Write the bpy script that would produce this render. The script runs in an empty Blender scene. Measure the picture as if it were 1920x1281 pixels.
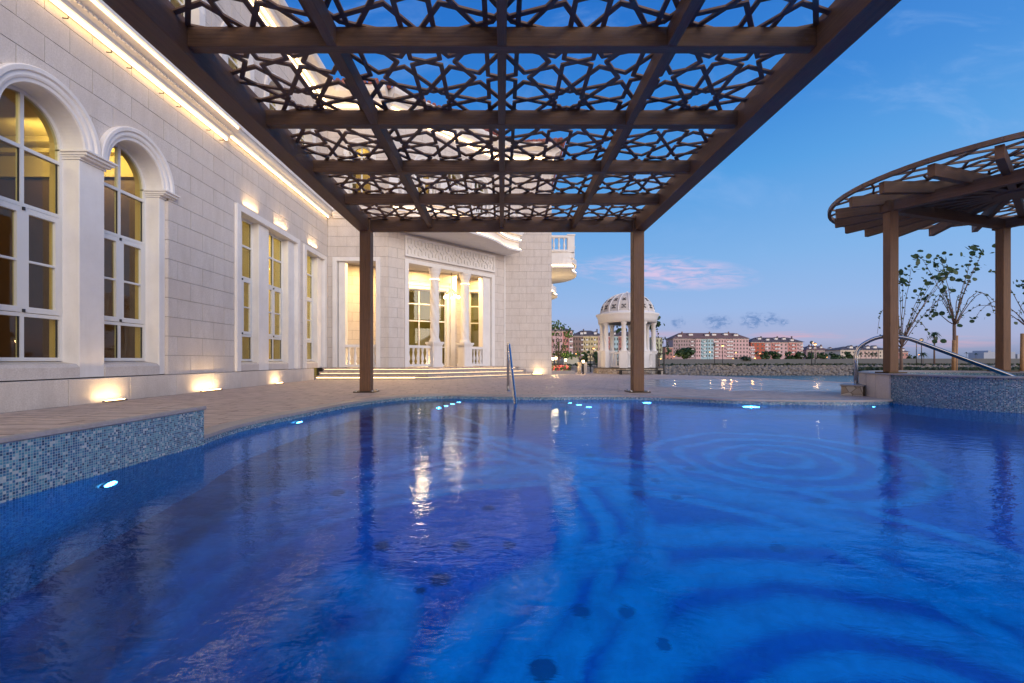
import bpy, math, random
from mathutils import Vector, Matrix
from mathutils.geometry import tessellate_polygon

SC = bpy.context.scene
COL = SC.collection
R = math.radians
random.seed(7)

# ---------------------------------------------------------------- camera
cam_data = bpy.data.cameras.new("camera")
cam = bpy.data.objects.new("camera", cam_data)
COL.objects.link(cam)
cam.location = (0.0, 0.0, 0.6)
cam.rotation_euler = (R(90), 0, 0)
cam_data.sensor_width = 36.0
cam_data.lens = 15.99
cam_data.shift_x = 19 / 1920
cam_data.shift_y = 34.5 / 1920
cam_data.clip_start = 0.05
cam_data.clip_end = 6000
SC.camera = cam

# ---------------------------------------------------------------- colour management
SC.view_settings.view_transform = 'Standard'
SC.view_settings.look = 'None'
SC.view_settings.exposure = 0.0
SC.view_settings.gamma = 1.0
try:
    SC.view_settings.use_curve_mapping = False
    SC.cycles.use_denoising = True
    SC.cycles.denoiser = 'OPENIMAGEDENOISE'
    SC.cycles.max_bounces = 8
    SC.cycles.diffuse_bounces = 3
    SC.cycles.glossy_bounces = 4
    SC.cycles.transmission_bounces = 4
    SC.cycles.transparent_max_bounces = 12
    SC.cycles.sample_clamp_indirect = 2.0
    SC.cycles.caustics_reflective = False
    SC.cycles.caustics_refractive = True
except Exception:
    pass


# ---------------------------------------------------------------- node helper
class G:
    """small node graph builder"""
    def __init__(self, nt):
        self.nt = nt
        nt.nodes.clear()

    def n(self, kind, ins=None, out=0, **props):
        nd = self.nt.nodes.new(kind)
        for k, v in props.items():
            setattr(nd, k, v)
        for k, v in (ins or {}).items():
            self.put(nd.inputs[k], v)
        nd_out = nd.outputs[out] if len(nd.outputs) else None
        return nd_out if nd_out is not None else nd

    def put(self, sock, v):
        if isinstance(v, bpy.types.NodeSocket):
            self.nt.links.new(v, sock)
        else:
            if hasattr(sock, 'default_value'):
                if sock.type == 'RGBA' and len(v) == 3:
                    v = (*v, 1)
                sock.default_value = v

    def m(self, op, a, b=0.0, c=None, clamp=False):
        ins = {0: a, 1: b}
        if c is not None:
            ins[2] = c
        return self.n('ShaderNodeMath', ins, operation=op, use_clamp=clamp)

    def vm(self, op, a, b=(0, 0, 0), out=0):
        return self.n('ShaderNodeVectorMath', {0: a, 1: b}, out=out, operation=op)

    def mix(self, f, a, b, blend='MIX'):
        nd = self.nt.nodes.new('ShaderNodeMix')
        nd.data_type = 'RGBA'
        nd.blend_type = blend
        self.put(nd.inputs[0], f)
        self.put(nd.inputs[6], a)
        self.put(nd.inputs[7], b)
        return nd.outputs[2]

    def ramp(self, f, stops, interp='LINEAR'):
        nd = self.nt.nodes.new('ShaderNodeValToRGB')
        nd.color_ramp.interpolation = interp
        el = nd.color_ramp.elements
        while len(el) < len(stops):
            el.new(0.5)
        for e, (p, c) in zip(el, stops):
            e.position = p
            e.color = (*c, 1) if len(c) == 3 else c
        self.put(nd.inputs[0], f)
        return nd.outputs[0]

    def mr(self, v, a, b, c=0.0, d=1.0, smooth=False):
        return self.n('ShaderNodeMapRange', {0: v, 1: a, 2: b, 3: c, 4: d},
                      interpolation_type='SMOOTHSTEP' if smooth else 'LINEAR')

    def noise(self, vec, scale, detail=4.0, rough=0.55, dist=0.0, out=0):
        return self.n('ShaderNodeTexNoise', {'Vector': vec, 'Scale': scale, 'Detail': detail,
                                             'Roughness': rough, 'Distortion': dist}, out=out)

    def pos(self):
        return self.n('ShaderNodeNewGeometry', out=0)

    def sep(self, v):
        nd = self.nt.nodes.new('ShaderNodeSeparateXYZ')
        self.put(nd.inputs[0], v)
        return nd.outputs

    def comb(self, x, y, z=0.0):
        return self.n('ShaderNodeCombineXYZ', {0: x, 1: y, 2: z})

    def bump(self, h, strength=0.3, dist=0.01, normal=None):
        ins = {'Height': h, 'Strength': strength, 'Distance': dist}
        if normal is not None:
            ins['Normal'] = normal
        return self.n('ShaderNodeBump', ins)

    def bsdf(self, color, rough=0.6, metal=0.0, normal=None, spec=0.5, emit=None, estr=0.0, **kw):
        ins = {'Base Color': color, 'Roughness': rough, 'Metallic': metal, 'Specular IOR Level': spec}
        if normal is not None:
            ins['Normal'] = normal
        if emit is not None:
            ins['Emission Color'] = emit
            ins['Emission Strength'] = estr
        ins.update(kw)
        return self.n('ShaderNodeBsdfPrincipled', ins)

    def out(self, sh):
        nd = self.nt.nodes.new('ShaderNodeOutputMaterial')
        self.nt.links.new(sh, nd.inputs[0])


def mat(name, fn):
    m_ = bpy.data.materials.new(name)
    m_.use_nodes = True
    g = G(m_.node_tree)
    g.out(fn(g))
    return m_


# ---------------------------------------------------------------- sky
world = bpy.data.worlds.new("World")
SC.world = world
world.use_nodes = True
g = G(world.node_tree)
tc = g.n('ShaderNodeTexCoord', out=0)
dirv = g.vm('NORMALIZE', tc)
dx, dy, dz = g.sep(dirv)
el = g.m('MAXIMUM', dz, 0.0)
# eastern half seen by the camera: blue above, lilac belt near the horizon
front = g.ramp(el, [(0.0, (0.21, 0.265, 0.42)), (0.035, (0.40, 0.435, 0.65)), (0.10, (0.33, 0.485, 0.80)),
                    (0.20, (0.22, 0.45, 0.81)), (0.35, (0.09, 0.345, 0.77)), (0.45, (0.042, 0.25, 0.70)),
                    (0.58, (0.024, 0.18, 0.62)), (1.0, (0.012, 0.09, 0.40))])
# western half behind the camera: afterglow of the sun that has just set
back = g.ramp(el, [(0.0, (1.7, 1.12, 0.74)), (0.10, (1.8, 1.34, 1.02)), (0.28, (1.20, 1.14, 1.16)),
                   (0.50, (0.50, 0.66, 0.95)), (0.75, (0.09, 0.24, 0.62)), (1.0, (0.020, 0.12, 0.47))])
bfac = g.mr(dy, 0.30, -0.75, 0.0, 1.0, smooth=True)
sky = g.mix(bfac, front, back)
# paler towards the right (north-east)
rfac = g.m('MULTIPLY', g.mr(dx, 0.25, 0.95, 0.0, 0.16, smooth=True), g.mr(el, 0.02, 0.16, 0.0, 1.0))
sky = g.mix(rfac, sky, (0.30, 0.56, 0.93))
# clouds: u, v are tangents of azimuth and elevation in front of the villa
ysafe = g.m('MAXIMUM', dy, 0.05)
u = g.m('DIVIDE', dx, ysafe)
v = g.m('DIVIDE', dz, ysafe)
uv = g.comb(u, v, 0.0)


def blob(cu, cv, hu, hv, tilt=0.0):
    du = g.m('SUBTRACT', u, cu)
    dv = g.m('ADD', g.m('SUBTRACT', v, cv), g.m('MULTIPLY', du, tilt))
    a = g.m('DIVIDE', du, hu)
    b = g.m('DIVIDE', dv, hv)
    r2 = g.m('ADD', g.m('MULTIPLY', a, a), g.m('MULTIPLY', b, b))
    return g.m('SUBTRACT', 1.0, r2, clamp=True)


w1 = g.noise(g.vm('MULTIPLY', uv, (5.0, 26.0, 1.0)), 3.0, 6.0, 0.62, 0.6)
c1 = g.m('MULTIPLY', blob(0.36, 0.192, 0.22, 0.042, 0.05), g.mr(w1, 0.36, 0.68, 0.0, 1.0, smooth=True))
sky = g.mix(g.m('MULTIPLY', c1, 0.85), sky, (0.78, 0.58, 0.80))
w2 = g.noise(g.vm('MULTIPLY', uv, (16.0, 30.0, 1.0)), 3.2, 7.0, 0.68, 0.5)
for (cu, cv, hu, hv) in [(0.475, 0.083, 0.036, 0.020), (0.548, 0.086, 0.030, 0.022),
                         (0.388, 0.083, 0.018, 0.015), (0.620, 0.082, 0.015, 0.010), (0.585, 0.089, 0.03, 0.018)]:
    c2 = g.m('MULTIPLY', g.m('MULTIPLY', blob(cu, cv, hu, hv), 1.6), g.mr(w2, 0.40, 0.66, 0.0, 1.0, smooth=True), clamp=True)
    sky = g.mix(g.m('MULTIPLY', c2, 0.85), sky, (0.15, 0.27, 0.55))
w3 = g.noise(g.vm('MULTIPLY', uv, (3.0, 40.0, 1.0)), 2.0, 5.0, 0.6, 0.4)
for (cu, cv, hu, hv, s) in [(0.65, 0.053, 0.12, 0.012, 0.7), (0.35, 0.050, 0.09, 0.016, 0.55), (0.95, 0.040, 0.20, 0.016, 0.5)]:
    c3 = g.m('MULTIPLY', blob(cu, cv, hu, hv), g.mr(w3, 0.38, 0.62, 0.0, s, smooth=True))
    sky = g.mix(c3, sky, (0.70, 0.42, 0.52))
w4 = g.noise(g.vm('MULTIPLY', uv, (2.2, 5.0, 1.0)), 1.6, 6.0, 0.6, 0.8)
c4 = g.m('MULTIPLY', g.mr(w4, 0.50, 0.78, 0.0, 0.42, smooth=True), g.mr(el, 0.14, 0.30, 0.0, 1.0))
sky = g.mix(c4, sky, (0.30, 0.50, 0.88))
bg = g.n('ShaderNodeBackground', {'Color': sky, 'Strength': 1.0})
wo = world.node_tree.nodes.new('ShaderNodeOutputWorld')
world.node_tree.links.new(bg, wo.inputs[0])

# ---------------------------------------------------------------- last glow of the sun, behind the camera
sd = bpy.data.lights.new("sun", 'SUN')
sd.energy = 1.65
sd.angle = R(35)
sd.color = (1.0, 0.87, 0.78)
sun = bpy.data.objects.new("sun", sd)
COL.objects.link(sun)
sun.rotation_euler = Vector((-0.55, 0.80, -0.30)).to_track_quat('-Z', 'Y').to_euler()


# ---------------------------------------------------------------- mesh helpers
class Fr:
    """local frame: s along the wall, d outwards, z up"""
    def __init__(self, ox, oy, ux, uy, nx, ny):
        l = math.hypot(ux, uy)
        self.o = (ox, oy); self.u = (ux / l, uy / l)
        l = math.hypot(nx, ny)
        self.n = (nx / l, ny / l)

    def p(self, s, d, z):
        return (self.o[0] + self.u[0] * s + self.n[0] * d, self.o[1] + self.u[1] * s + self.n[1] * d, z)

    def sd(self, x, y):
        dx_, dy_ = x - self.o[0], y - self.o[1]
        return dx_ * self.u[0] + dy_ * self.u[1], dx_ * self.n[0] + dy_ * self.n[1]


W0 = Fr(0, 0, 1, 0, 0, 1)


class MB:
    def __init__(self):
        self.v = []; self.f = []; self.mi = []; self.uv = {}; self.sm = []
        self.cur = 0; self.smooth = False

    def face(self, idx, uv=None):
        self.f.append(tuple(idx)); self.mi.append(self.cur); self.sm.append(self.smooth)
        if uv:
            self.uv[len(self.f) - 1] = uv

    def add(self, pts):
        i = len(self.v)
        self.v.extend(tuple(p) for p in pts)
        return i

    def box(self, x0, x1, y0, y1, z0, z1, F=None):
        if x0 > x1: x0, x1 = x1, x0
        if y0 > y1: y0, y1 = y1, y0
        if z0 > z1: z0, z1 = z1, z0
        P = (F or W0).p
        i = self.add([P(x0, y0, z0), P(x1, y0, z0), P(x1, y1, z0), P(x0, y1, z0),
                      P(x0, y0, z1), P(x1, y0, z1), P(x1, y1, z1), P(x0, y1, z1)])
        for q in ((0, 3, 2, 1), (4, 5, 6, 7), (0, 1, 5, 4), (1, 2, 6, 5), (2, 3, 7, 6), (3, 0, 4, 7)):
            self.face([i + k for k in q])
        return self

    def bar(self, a, b, w, h, up=(0, 0, 1)):
        """box beam from a to b, width w, height h"""
        a = Vector(a); b = Vector(b)
        t = (b - a).normalized()
        upv = Vector(up)
        if abs(t.dot(upv)) > 0.99:
            upv = Vector((0, 1, 0))
        s = t.cross(upv).normalized()
        n = s.cross(t).normalized()
        pts = []
        for p in (a, b):
            for (q, r) in ((-1, -1), (1, -1), (1, 1), (-1, 1)):
                pts.append(p + s * (q * w / 2) + n * (r * h / 2))
        i = self.add(pts)
        L = (b - a).length
        o1 = random.uniform(0, 5)
        lc = [(o1 + al, q * w / 2 + r * h / 2) for al in (0, L) for (q, r) in ((-1, -1), (1, -1), (1, 1), (-1, 1))]
        lc2 = [(o1 + al, q * w / 2 - r * h / 2) for al in (0, L) for (q, r) in ((-1, -1), (1, -1), (1, 1), (-1, 1))]
        for q in ((0, 1, 2, 3), (7, 6, 5, 4), (0, 4, 5, 1), (1, 5, 6, 2), (2, 6, 7, 3), (3, 7, 4, 0)):
            uvs = [lc[k] for k in q]
            self.face([i + k for k in q], uvs)
        return self

    def prism(self, poly, fn, d0, d1, back=True):
        """poly: 2D points; fn(a,b,d)->3D"""
        n = len(poly)
        i = self.add([fn(a, b, d1) for a, b in poly] + [fn(a, b, d0) for a, b in poly])
        self.face([i + k for k in range(n)])
        if back:
            self.face([i + n + k for k in reversed(range(n))])
        for k in range(n):
            k2 = (k + 1) % n
            self.face([i + k, i + n + k, i + n + k2, i + k2])
        return self

    def tube(self, pts, r, n=8, r1=None, cap=True):
        pts = [Vector(p) for p in pts]
        rings = []
        up = None
        for k, p in enumerate(pts):
            if k == 0: t = pts[1] - pts[0]
            elif k == len(pts) - 1: t = pts[-1] - pts[-2]
            else: t = (pts[k + 1] - pts[k]).normalized() + (pts[k] - pts[k - 1]).normalized()
            t.normalize()
            if up is None:
                up = Vector((0, 0, 1)) if abs(t.z) < 0.9 else Vector((0, 1, 0))
            s = t.cross(up)
            if s.length < 1e-4:
                s = t.cross(Vector((1, 0.3, 0)))
            s.normalize()
            nn = s.cross(t).normalized()
            up = nn
            if isinstance(r, (list, tuple)):
                rr = r[k]
            else:
                rr = r if r1 is None else r + (r1 - r) * k / (len(pts) - 1)
            rings.append(self.add([p + (s * math.cos(2 * math.pi * j / n) + nn * math.sin(2 * math.pi * j / n)) * rr for j in range(n)]))
        old = self.smooth; self.smooth = True
        for a, b in zip(rings, rings[1:]):
            for j in range(n):
                j2 = (j + 1) % n
                self.face([a + j, a + j2, b + j2, b + j])
        self.smooth = old
        if cap:
            self.face([rings[0] + j for j in reversed(range(n))])
            self.face([rings[-1] + j for j in range(n)])
        return self

    def lathe(self, prof, n=24, c=(0, 0, 0), a0=0.0, a1=2 * math.pi, smooth=True, sx=1.0):
        """prof: list of (r,z)"""
        full = abs(a1 - a0 - 2 * math.pi) < 1e-6
        m = n if full else n + 1
        rings = []
        for (r, z) in prof:
            rings.append(self.add([(c[0] + r * math.cos(a0 + (a1 - a0) * j / n) * sx, c[1] + r * math.sin(a0 + (a1 - a0) * j / n), c[2] + z) for j in range(m)]))
        old = self.smooth; self.smooth = smooth
        for a, b in zip(rings, rings[1:]):
            for j in range(n):
                j2 = (j + 1) % m
                self.face([a + j, a + j2, b + j2, b + j])
        self.smooth = old
        return self

    def ico(self, c, r, jit=0.0, sz=1.0, sub=1):
        t = (1 + 5 ** .5) / 2
        vs = [(-1, t, 0), (1, t, 0), (-1, -t, 0), (1, -t, 0), (0, -1, t), (0, 1, t), (0, -1, -t), (0, 1, -t), (t, 0, -1), (t, 0, 1), (-t, 0, -1), (-t, 0, 1)]
        fs = [(0, 11, 5), (0, 5, 1), (0, 1, 7), (0, 7, 10), (0, 10, 11), (1, 5, 9), (5, 11, 4), (11, 10, 2), (10, 7, 6), (7, 1, 8), (3, 9, 4), (3, 4, 2), (3, 2, 6), (3, 6, 8), (3, 8, 9), (4, 9, 5), (2, 4, 11), (6, 2, 10), (8, 6, 7), (9, 8, 1)]
        l = math.sqrt(1 + t * t)
        i = self.add([(c[0] + x / l * r * (1 + random.uniform(-jit, jit)), c[1] + y / l * r * (1 + random.uniform(-jit, jit)), c[2] + z / l * r * sz * (1 + random.uniform(-jit, jit))) for x, y, z in vs])
        for q in fs:
            self.face([i + k for k in q])
        return self

    def sphere(self, c, r, n=12, m=8, sz=1.0):
        prof = [(max(1e-4, r * math.sin(math.pi * k / m)), -r * sz * math.cos(math.pi * k / m)) for k in range(m + 1)]
        return self.lathe(prof, n, c)

    def leaf(self, c, r, nrm, n=7, lw=1.0):
        nrm = Vector(nrm).normalized()
        a = nrm.cross(Vector((0.3, 0.2, 1))).normalized()
        b = nrm.cross(a)
        c = Vector(c)
        ang = random.uniform(0, 6.28)
        pts = []
        for k in range(n):
            t = 2 * math.pi * k / n + ang
            rr = r * random.uniform(0.85, 1.1)
            pts.append(c + a * math.cos(t) * rr + b * math.sin(t) * rr * lw + nrm * random.uniform(-.12, .12) * r)
        i = self.add(pts)
        self.face([i + k for k in range(n)])

    def build(self, name, material, parent=None, loc=None, rotz=0.0, recalc=True, label=None, bevel=0.0):
        me = bpy.data.meshes.new(name)
        me.from_pydata(self.v, [], self.f)
        mats = material if isinstance(material, (list, tuple)) else [material]
        for mm in mats:
            me.materials.append(mm)
        for p, i, s in zip(me.polygons, self.mi, self.sm):
            p.material_index = i
            p.use_smooth = s
        if self.uv:
            ul = me.uv_layers.new(name="UVMap")
            for fi, uvs in self.uv.items():
                p = me.polygons[fi]
                for li, q in zip(p.loop_indices, uvs):
                    ul.data[li].uv = q
        if recalc:
            import bmesh
            bm = bmesh.new(); bm.from_mesh(me)
            bmesh.ops.recalc_face_normals(bm, faces=bm.faces)
            bm.to_mesh(me); bm.free()
        o = bpy.data.objects.new(name, me)
        COL.objects.link(o)
        if parent is not None:
            o.parent = parent
        if loc is not None:
            o.location = loc
        o.rotation_euler = (0, 0, rotz)
        if label:
            o['label'] = label
        if bevel:
            bv = o.modifiers.new('bevel', 'BEVEL')
            bv.width = bevel; bv.segments = 1; bv.limit_method = 'ANGLE'
        return o


def tag(o, label, cat, group=None, kind=None):
    if label: o['label'] = label
    if cat: o['category'] = cat
    if group: o['group'] = group
    if kind: o['kind'] = kind
    return o


def thing(name, label, cat, loc=(0, 0, 0), rotz=0.0, group=None):
    o = bpy.data.objects.new(name, None)
    COL.objects.link(o)
    o.location = loc; o.rotation_euler = (0, 0, rotz)
    o.empty_display_size = 0.2
    return tag(o, label, cat, group)


def structure(o):
    o['kind'] = 'structure'
    return o


def copy_tree(o, parent=None, loc=None, rotz=None, label=None, scale=None):
    c = o.copy()
    COL.objects.link(c)
    if parent is not None:
        c.parent = parent
    if loc is not None: c.location = loc
    if rotz is not None: c.rotation_euler = (0, 0, rotz)
    if scale is not None: c.scale = scale
    if label: c['label'] = label
    for ch in [k for k in bpy.data.objects if k.parent == o]:
        copy_tree(ch, c)
    return c


def spot_area(name, loc, direction, energy, sx, sy, color, parent=None, spread=180):
    l = bpy.data.lights.new(name, 'AREA')
    l.shape = 'RECTANGLE'; l.size = sx; l.size_y = sy
    l.energy = energy; l.color = color
    l.spread = R(spread)
    o = bpy.data.objects.new(name, l)
    COL.objects.link(o)
    o.location = loc
    o.rotation_euler = Vector(direction).to_track_quat('-Z', 'Y').to_euler()
    if parent is not None: o.parent = parent
    return o


def point_lamp(name, loc, energy, color, radius=0.05, parent=None):
    l = bpy.data.lights.new(name, 'POINT')
    l.energy = energy; l.color = color; l.shadow_soft_size = radius
    o = bpy.data.objects.new(name, l)
    COL.objects.link(o)
    o.location = loc
    if parent is not None: o.parent = parent
    return o


WARM = (1.0, 0.66, 0.30)
WARM2 = (1.0, 0.76, 0.42)
BLUE = (0.0, 0.42, 1.0)


def px(x, y, z):
    """world X, Y of photo pixel (1920 wide) on the horizontal plane z (below or above the eye)"""
    yy = (0.6 - z) * 853.0 / (y - 675.0)
    return ((x - 941.0) / 853.0 * yy, yy)


def pxy(x, Y):
    return (x - 941.0) / 853.0 * Y


def pz(y, Y):
    return 0.6 + (675.0 - y) / 853.0 * Y

# ================================================================ materials
def m_stone(g):
    p = g.pos()
    rnd = g.n('ShaderNodeObjectInfo', out=5)
    n1 = g.noise(p, 55.0, 3.0, 0.7)
    n2 = g.noise(p, 2.2, 5.0, 0.6)
    n3 = g.noise(g.vm('MULTIPLY', p, (1.0, 1.0, 0.25)), 7.0, 4.0, 0.6)
    c = g.mix(g.mr(n1, 0.35, 0.65), (0.60, 0.56, 0.525), (0.75, 0.71, 0.675))
    c = g.mix(g.mr(n2, 0.3, 0.7, 0.0, 0.35), c, (0.54, 0.49, 0.46))
    pz_ = g.sep(p)[2]
    c = g.mix(g.m('MULTIPLY', g.mr(pz_, 0.0, 0.30, 0.30, 0.0), g.mr(n2, 0.35, 0.6)), c, (0.33, 0.28, 0.24))
    c = g.mix(g.mr(n3, 0.42, 0.72, 0.0, 0.26), c, (0.40, 0.35, 0.31))
    c = g.mix(g.m('MULTIPLY', rnd, 0.42), c, (0.60, 0.535, 0.49))
    vo = g.n('ShaderNodeTexVoronoi', {'Vector': p, 'Scale': 120.0}, out=0)
    pit = g.mr(vo, 0.10, 0.22, 1.0, 0.0)
    c = g.mix(g.m('MULTIPLY', pit, 0.20), c, (0.27, 0.24, 0.22))
    h = g.m('SUBTRACT', g.m('ADD', g.m('MULTIPLY', n1, 0.6), g.m('MULTIPLY', n2, 0.8)), pit)
    return g.bsdf(c, 0.82, normal=g.bump(h, 0.35, 0.004), spec=0.25)


def m_grout(g):
    n1 = g.noise(g.pos(), 20.0)
    return g.bsdf(g.mix(n1, (0.27, 0.24, 0.22), (0.35, 0.315, 0.29)), 0.9, spec=0.1)


def m_trim(g):
    p = g.pos()
    n1 = g.noise(p, 40.0, 4.0, 0.65)
    n2 = g.noise(p, 1.8, 6.0, 0.65)
    n3 = g.noise(g.vm('MULTIPLY', p, (6.0, 6.0, 0.7)), 1.5, 5.0, 0.6)
    c = g.mix(g.mr(n2, 0.35, 0.7), (0.83, 0.815, 0.80), (0.74, 0.72, 0.705))
    c = g.mix(g.mr(n3, 0.5, 0.8, 0.0, 0.22), c, (0.55, 0.52, 0.49))
    c = g.mix(g.mr(n1, 0.62, 0.72, 0.0, 0.18), c, (0.45, 0.42, 0.40))
    return g.bsdf(c, 0.6, normal=g.bump(g.m('ADD', n1, g.m('MULTIPLY', n2, 2.0)), 0.22, 0.003), spec=0.3)


def m_metalwhite(g):
    n1 = g.noise(g.pos(), 3.0)
    return g.bsdf(g.mix(n1, (0.70, 0.71, 0.71), (0.77, 0.78, 0.78)), 0.35, spec=0.5)


def m_wood(g):
    tcn = g.n('ShaderNodeTexCoord', out=3)
    rnd = g.n('ShaderNodeObjectInfo', out=5)
    v = g.vm('ADD', tcn, g.comb(g.m('MULTIPLY', rnd, 30.0), 0.0, 0.0))
    uvn = g.n('ShaderNodeUVMap', out=0)
    s1 = g.noise(g.vm('MULTIPLY', uvn, (2.0, 60.0, 1.0)), 1.0, 5.0, 0.6, 0.2)
    s2 = g.noise(g.vm('MULTIPLY', uvn, (9.0, 340.0, 1.0)), 1.0, 3.0, 0.6)
    s3 = g.noise(v, 1.4, 4.0)
    c = g.mix(g.mr(s1, 0.3, 0.7), (0.100, 0.048, 0.025), (0.225, 0.118, 0.064))
    c = g.mix(g.mr(s2, 0.45, 0.7, 0.0, 0.6), c, (0.045, 0.023, 0.014))
    c = g.mix(g.mr(s3, 0.4, 0.7, 0.0, 0.4), c, (0.20, 0.115, 0.07))
    c = g.mix(g.m('MULTIPLY', rnd, 0.3), c, (0.095, 0.050, 0.030))
    h = g.m('ADD', s1, g.m('MULTIPLY', s2, 1.0))
    return g.bsdf(c, g.mr(s1, 0.2, 0.8, 0.45, 0.7), normal=g.bump(h, 0.5, 0.003), spec=0.35)


def mosaic_nodes(g, pitch, dark=1.0):
    uvn = g.n('ShaderNodeUVMap', out=0)
    s = g.vm('SCALE', uvn); s.node.inputs[3].default_value = 1.0 / pitch
    cell = g.vm('FLOOR', s)
    fr = g.vm('FRACTION', s)
    wn = g.n('ShaderNodeTexWhiteNoise', {0: cell}, out=0, noise_dimensions='2D')
    wn2 = g.n('ShaderNodeTexWhiteNoise', {0: g.vm('ADD', cell, (31.7, 12.3, 0))}, out=0, noise_dimensions='2D')
    col = g.ramp(wn, [(0.0, (0.010, 0.030, 0.10)), (0.13, (0.025, 0.085, 0.22)), (0.30, (0.06, 0.20, 0.34)),
                      (0.50, (0.11, 0.30, 0.40)), (0.68, (0.17, 0.40, 0.47)), (0.84, (0.46, 0.54, 0.58)),
                      (0.93, (0.62, 0.65, 0.66))], 'CONSTANT')
    col = g.mix(g.m('MULTIPLY', wn2, 0.35), col, (0.07, 0.22, 0.36))
    fx, fy, _ = g.sep(fr)
    ax = g.m('ABSOLUTE', g.m('SUBTRACT', fx, 0.5))
    ay = g.m('ABSOLUTE', g.m('SUBTRACT', fy, 0.5))
    edge = g.m('MAXIMUM', ax, ay)
    gr = g.mr(edge, 0.41, 0.45, 0.0, 1.0)
    return col, gr, wn2


def m_mosaic(g):
    col, gr, wn2 = mosaic_nodes(g, 0.0138)
    col = g.mix(0.25, col, (0.03, 0.08, 0.13))
    c = g.mix(gr, col, (0.34, 0.40, 0.42))
    tilt = g.bump(g.m('SUBTRACT', g.m('MULTIPLY', wn2, 0.5), g.m('MULTIPLY', gr, 1.0)), 0.6, 0.002)
    return g.bsdf(c, g.mix(gr, (0.16, 0.16, 0.16), (0.7, 0.7, 0.7)), normal=tilt, spec=0.5)


def m_deck(g):
    p = g.pos()
    x, y, z = g.sep(p)
    # stamped slate planks running left to right
    row = g.m('FLOOR', g.m('DIVIDE', y, 0.17))
    off = g.m('MULTIPLY', g.m('FRACT', g.m('MULTIPLY', row, 0.618)), 0.9)
    xs = g.m('DIVIDE', g.m('ADD', x, off), 0.75)
    cell = g.comb(g.m('FLOOR', xs), row, 0.0)
    wn = g.n('ShaderNodeTexWhiteNoise', {0: cell}, out=0, noise_dimensions='2D')
    fy = g.m('ABSOLUTE', g.m('SUBTRACT', g.m('FRACT', g.m('DIVIDE', y, 0.17)), 0.5))
    fx = g.m('ABSOLUTE', g.m('SUBTRACT', g.m('FRACT', xs), 0.5))
    warp = g.noise(p, 5.0, 3.0)
    jt = g.m('MAXIMUM', g.mr(fy, 0.44, 0.49), g.mr(fx, 0.48, 0.495))
    grain = g.noise(g.vm('MULTIPLY', p, (2.0, 26.0, 2.0)), 1.6, 6.0, 0.65, 0.8)
    big = g.noise(p, 0.55, 4.0, 0.6)
    c = g.mix(g.mr(grain, 0.32, 0.68), (0.40, 0.30, 0.245), (0.88, 0.73, 0.635))
    g2 = g.noise(g.vm('MULTIPLY', p, (2.2, 7.0, 1.0)), 1.5, 5.0, 0.7, 0.4)
    c = g.mix(g.mr(g2, 0.47, 0.62, 0.0, 0.62), c, (0.22, 0.16, 0.13))
    c = g.mix(g.mr(g2, 0.40, 0.30, 0.0, 0.5), c, (0.92, 0.80, 0.72))
    c = g.mix(g.m('MULTIPLY', wn, 0.4), c, (0.62, 0.50, 0.43))
    c = g.mix(g.mr(big, 0.35, 0.7, 0.0, 0.4), c, (0.36, 0.30, 0.275))
    c = g.mix(g.m('MULTIPLY', jt, 0.75), c, (0.17, 0.125, 0.10))
    # rain water lying on the right-hand side of the deck
    wmask = g.m('SUBTRACT', 1.0, g.m('ADD', g.m('POWER', g.m('DIVIDE', g.m('SUBTRACT', x, 6.1), 3.4), 2.0),
                                     g.m('POWER', g.m('DIVIDE', g.m('SUBTRACT', y, 11.3), 3.3), 2.0)), clamp=True)
    wn3 = g.noise(g.vm('MULTIPLY', p, (0.8, 1.8, 1.0)), 1.1, 5.0, 0.6, 0.5)
    wet = g.mr(g.m('ADD', wmask, g.m('MULTIPLY', g.m('SUBTRACT', wn3, 0.5), 1.5)), 0.20, 0.42, 0.0, 1.0, smooth=True)
    wet = g.m('MULTIPLY', wet, g.mr(wmask, 0.0, 0.15))
    wetc = g.mix(0.55, c, (0.10, 0.085, 0.08))
    c = g.mix(wet, c, wetc)
    damp = g.mr(big, 0.45, 0.75, 0.0, 0.22)
    rough = g.m('SUBTRACT', g.m('SUBTRACT', 0.66, damp), g.m('MULTIPLY', wet, g.mr(grain, 0.35, 0.6, 0.16, 0.50)), clamp=True)
    h = g.m('SUBTRACT', g.m('ADD', g.m('ADD', grain, g.m('MULTIPLY', g2, 1.5)), g.m('MULTIPLY', wn, 0.5)), g.m('MULTIPLY', jt, 1.0))
    b = g.bump(h, g.m('SUBTRACT', 0.9, g.m('MULTIPLY', wet, 0.80)), 0.014)
    return g.bsdf(c, rough, normal=b, spec=0.5)


def m_coping(g):
    p = g.pos()
    n = g.noise(p, 30.0, 5.0, 0.7)
    n2 = g.noise(p, 3.0, 4.0)
    c = g.mix(n, (0.22, 0.20, 0.20), (0.46, 0.43, 0.42))
    c = g.mix(g.mr(n2, 0.4, 0.7, 0, 0.4), c, (0.25, 0.23, 0.23))
    return g.bsdf(c, 0.45, normal=g.bump(n, 0.4, 0.004))


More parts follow.
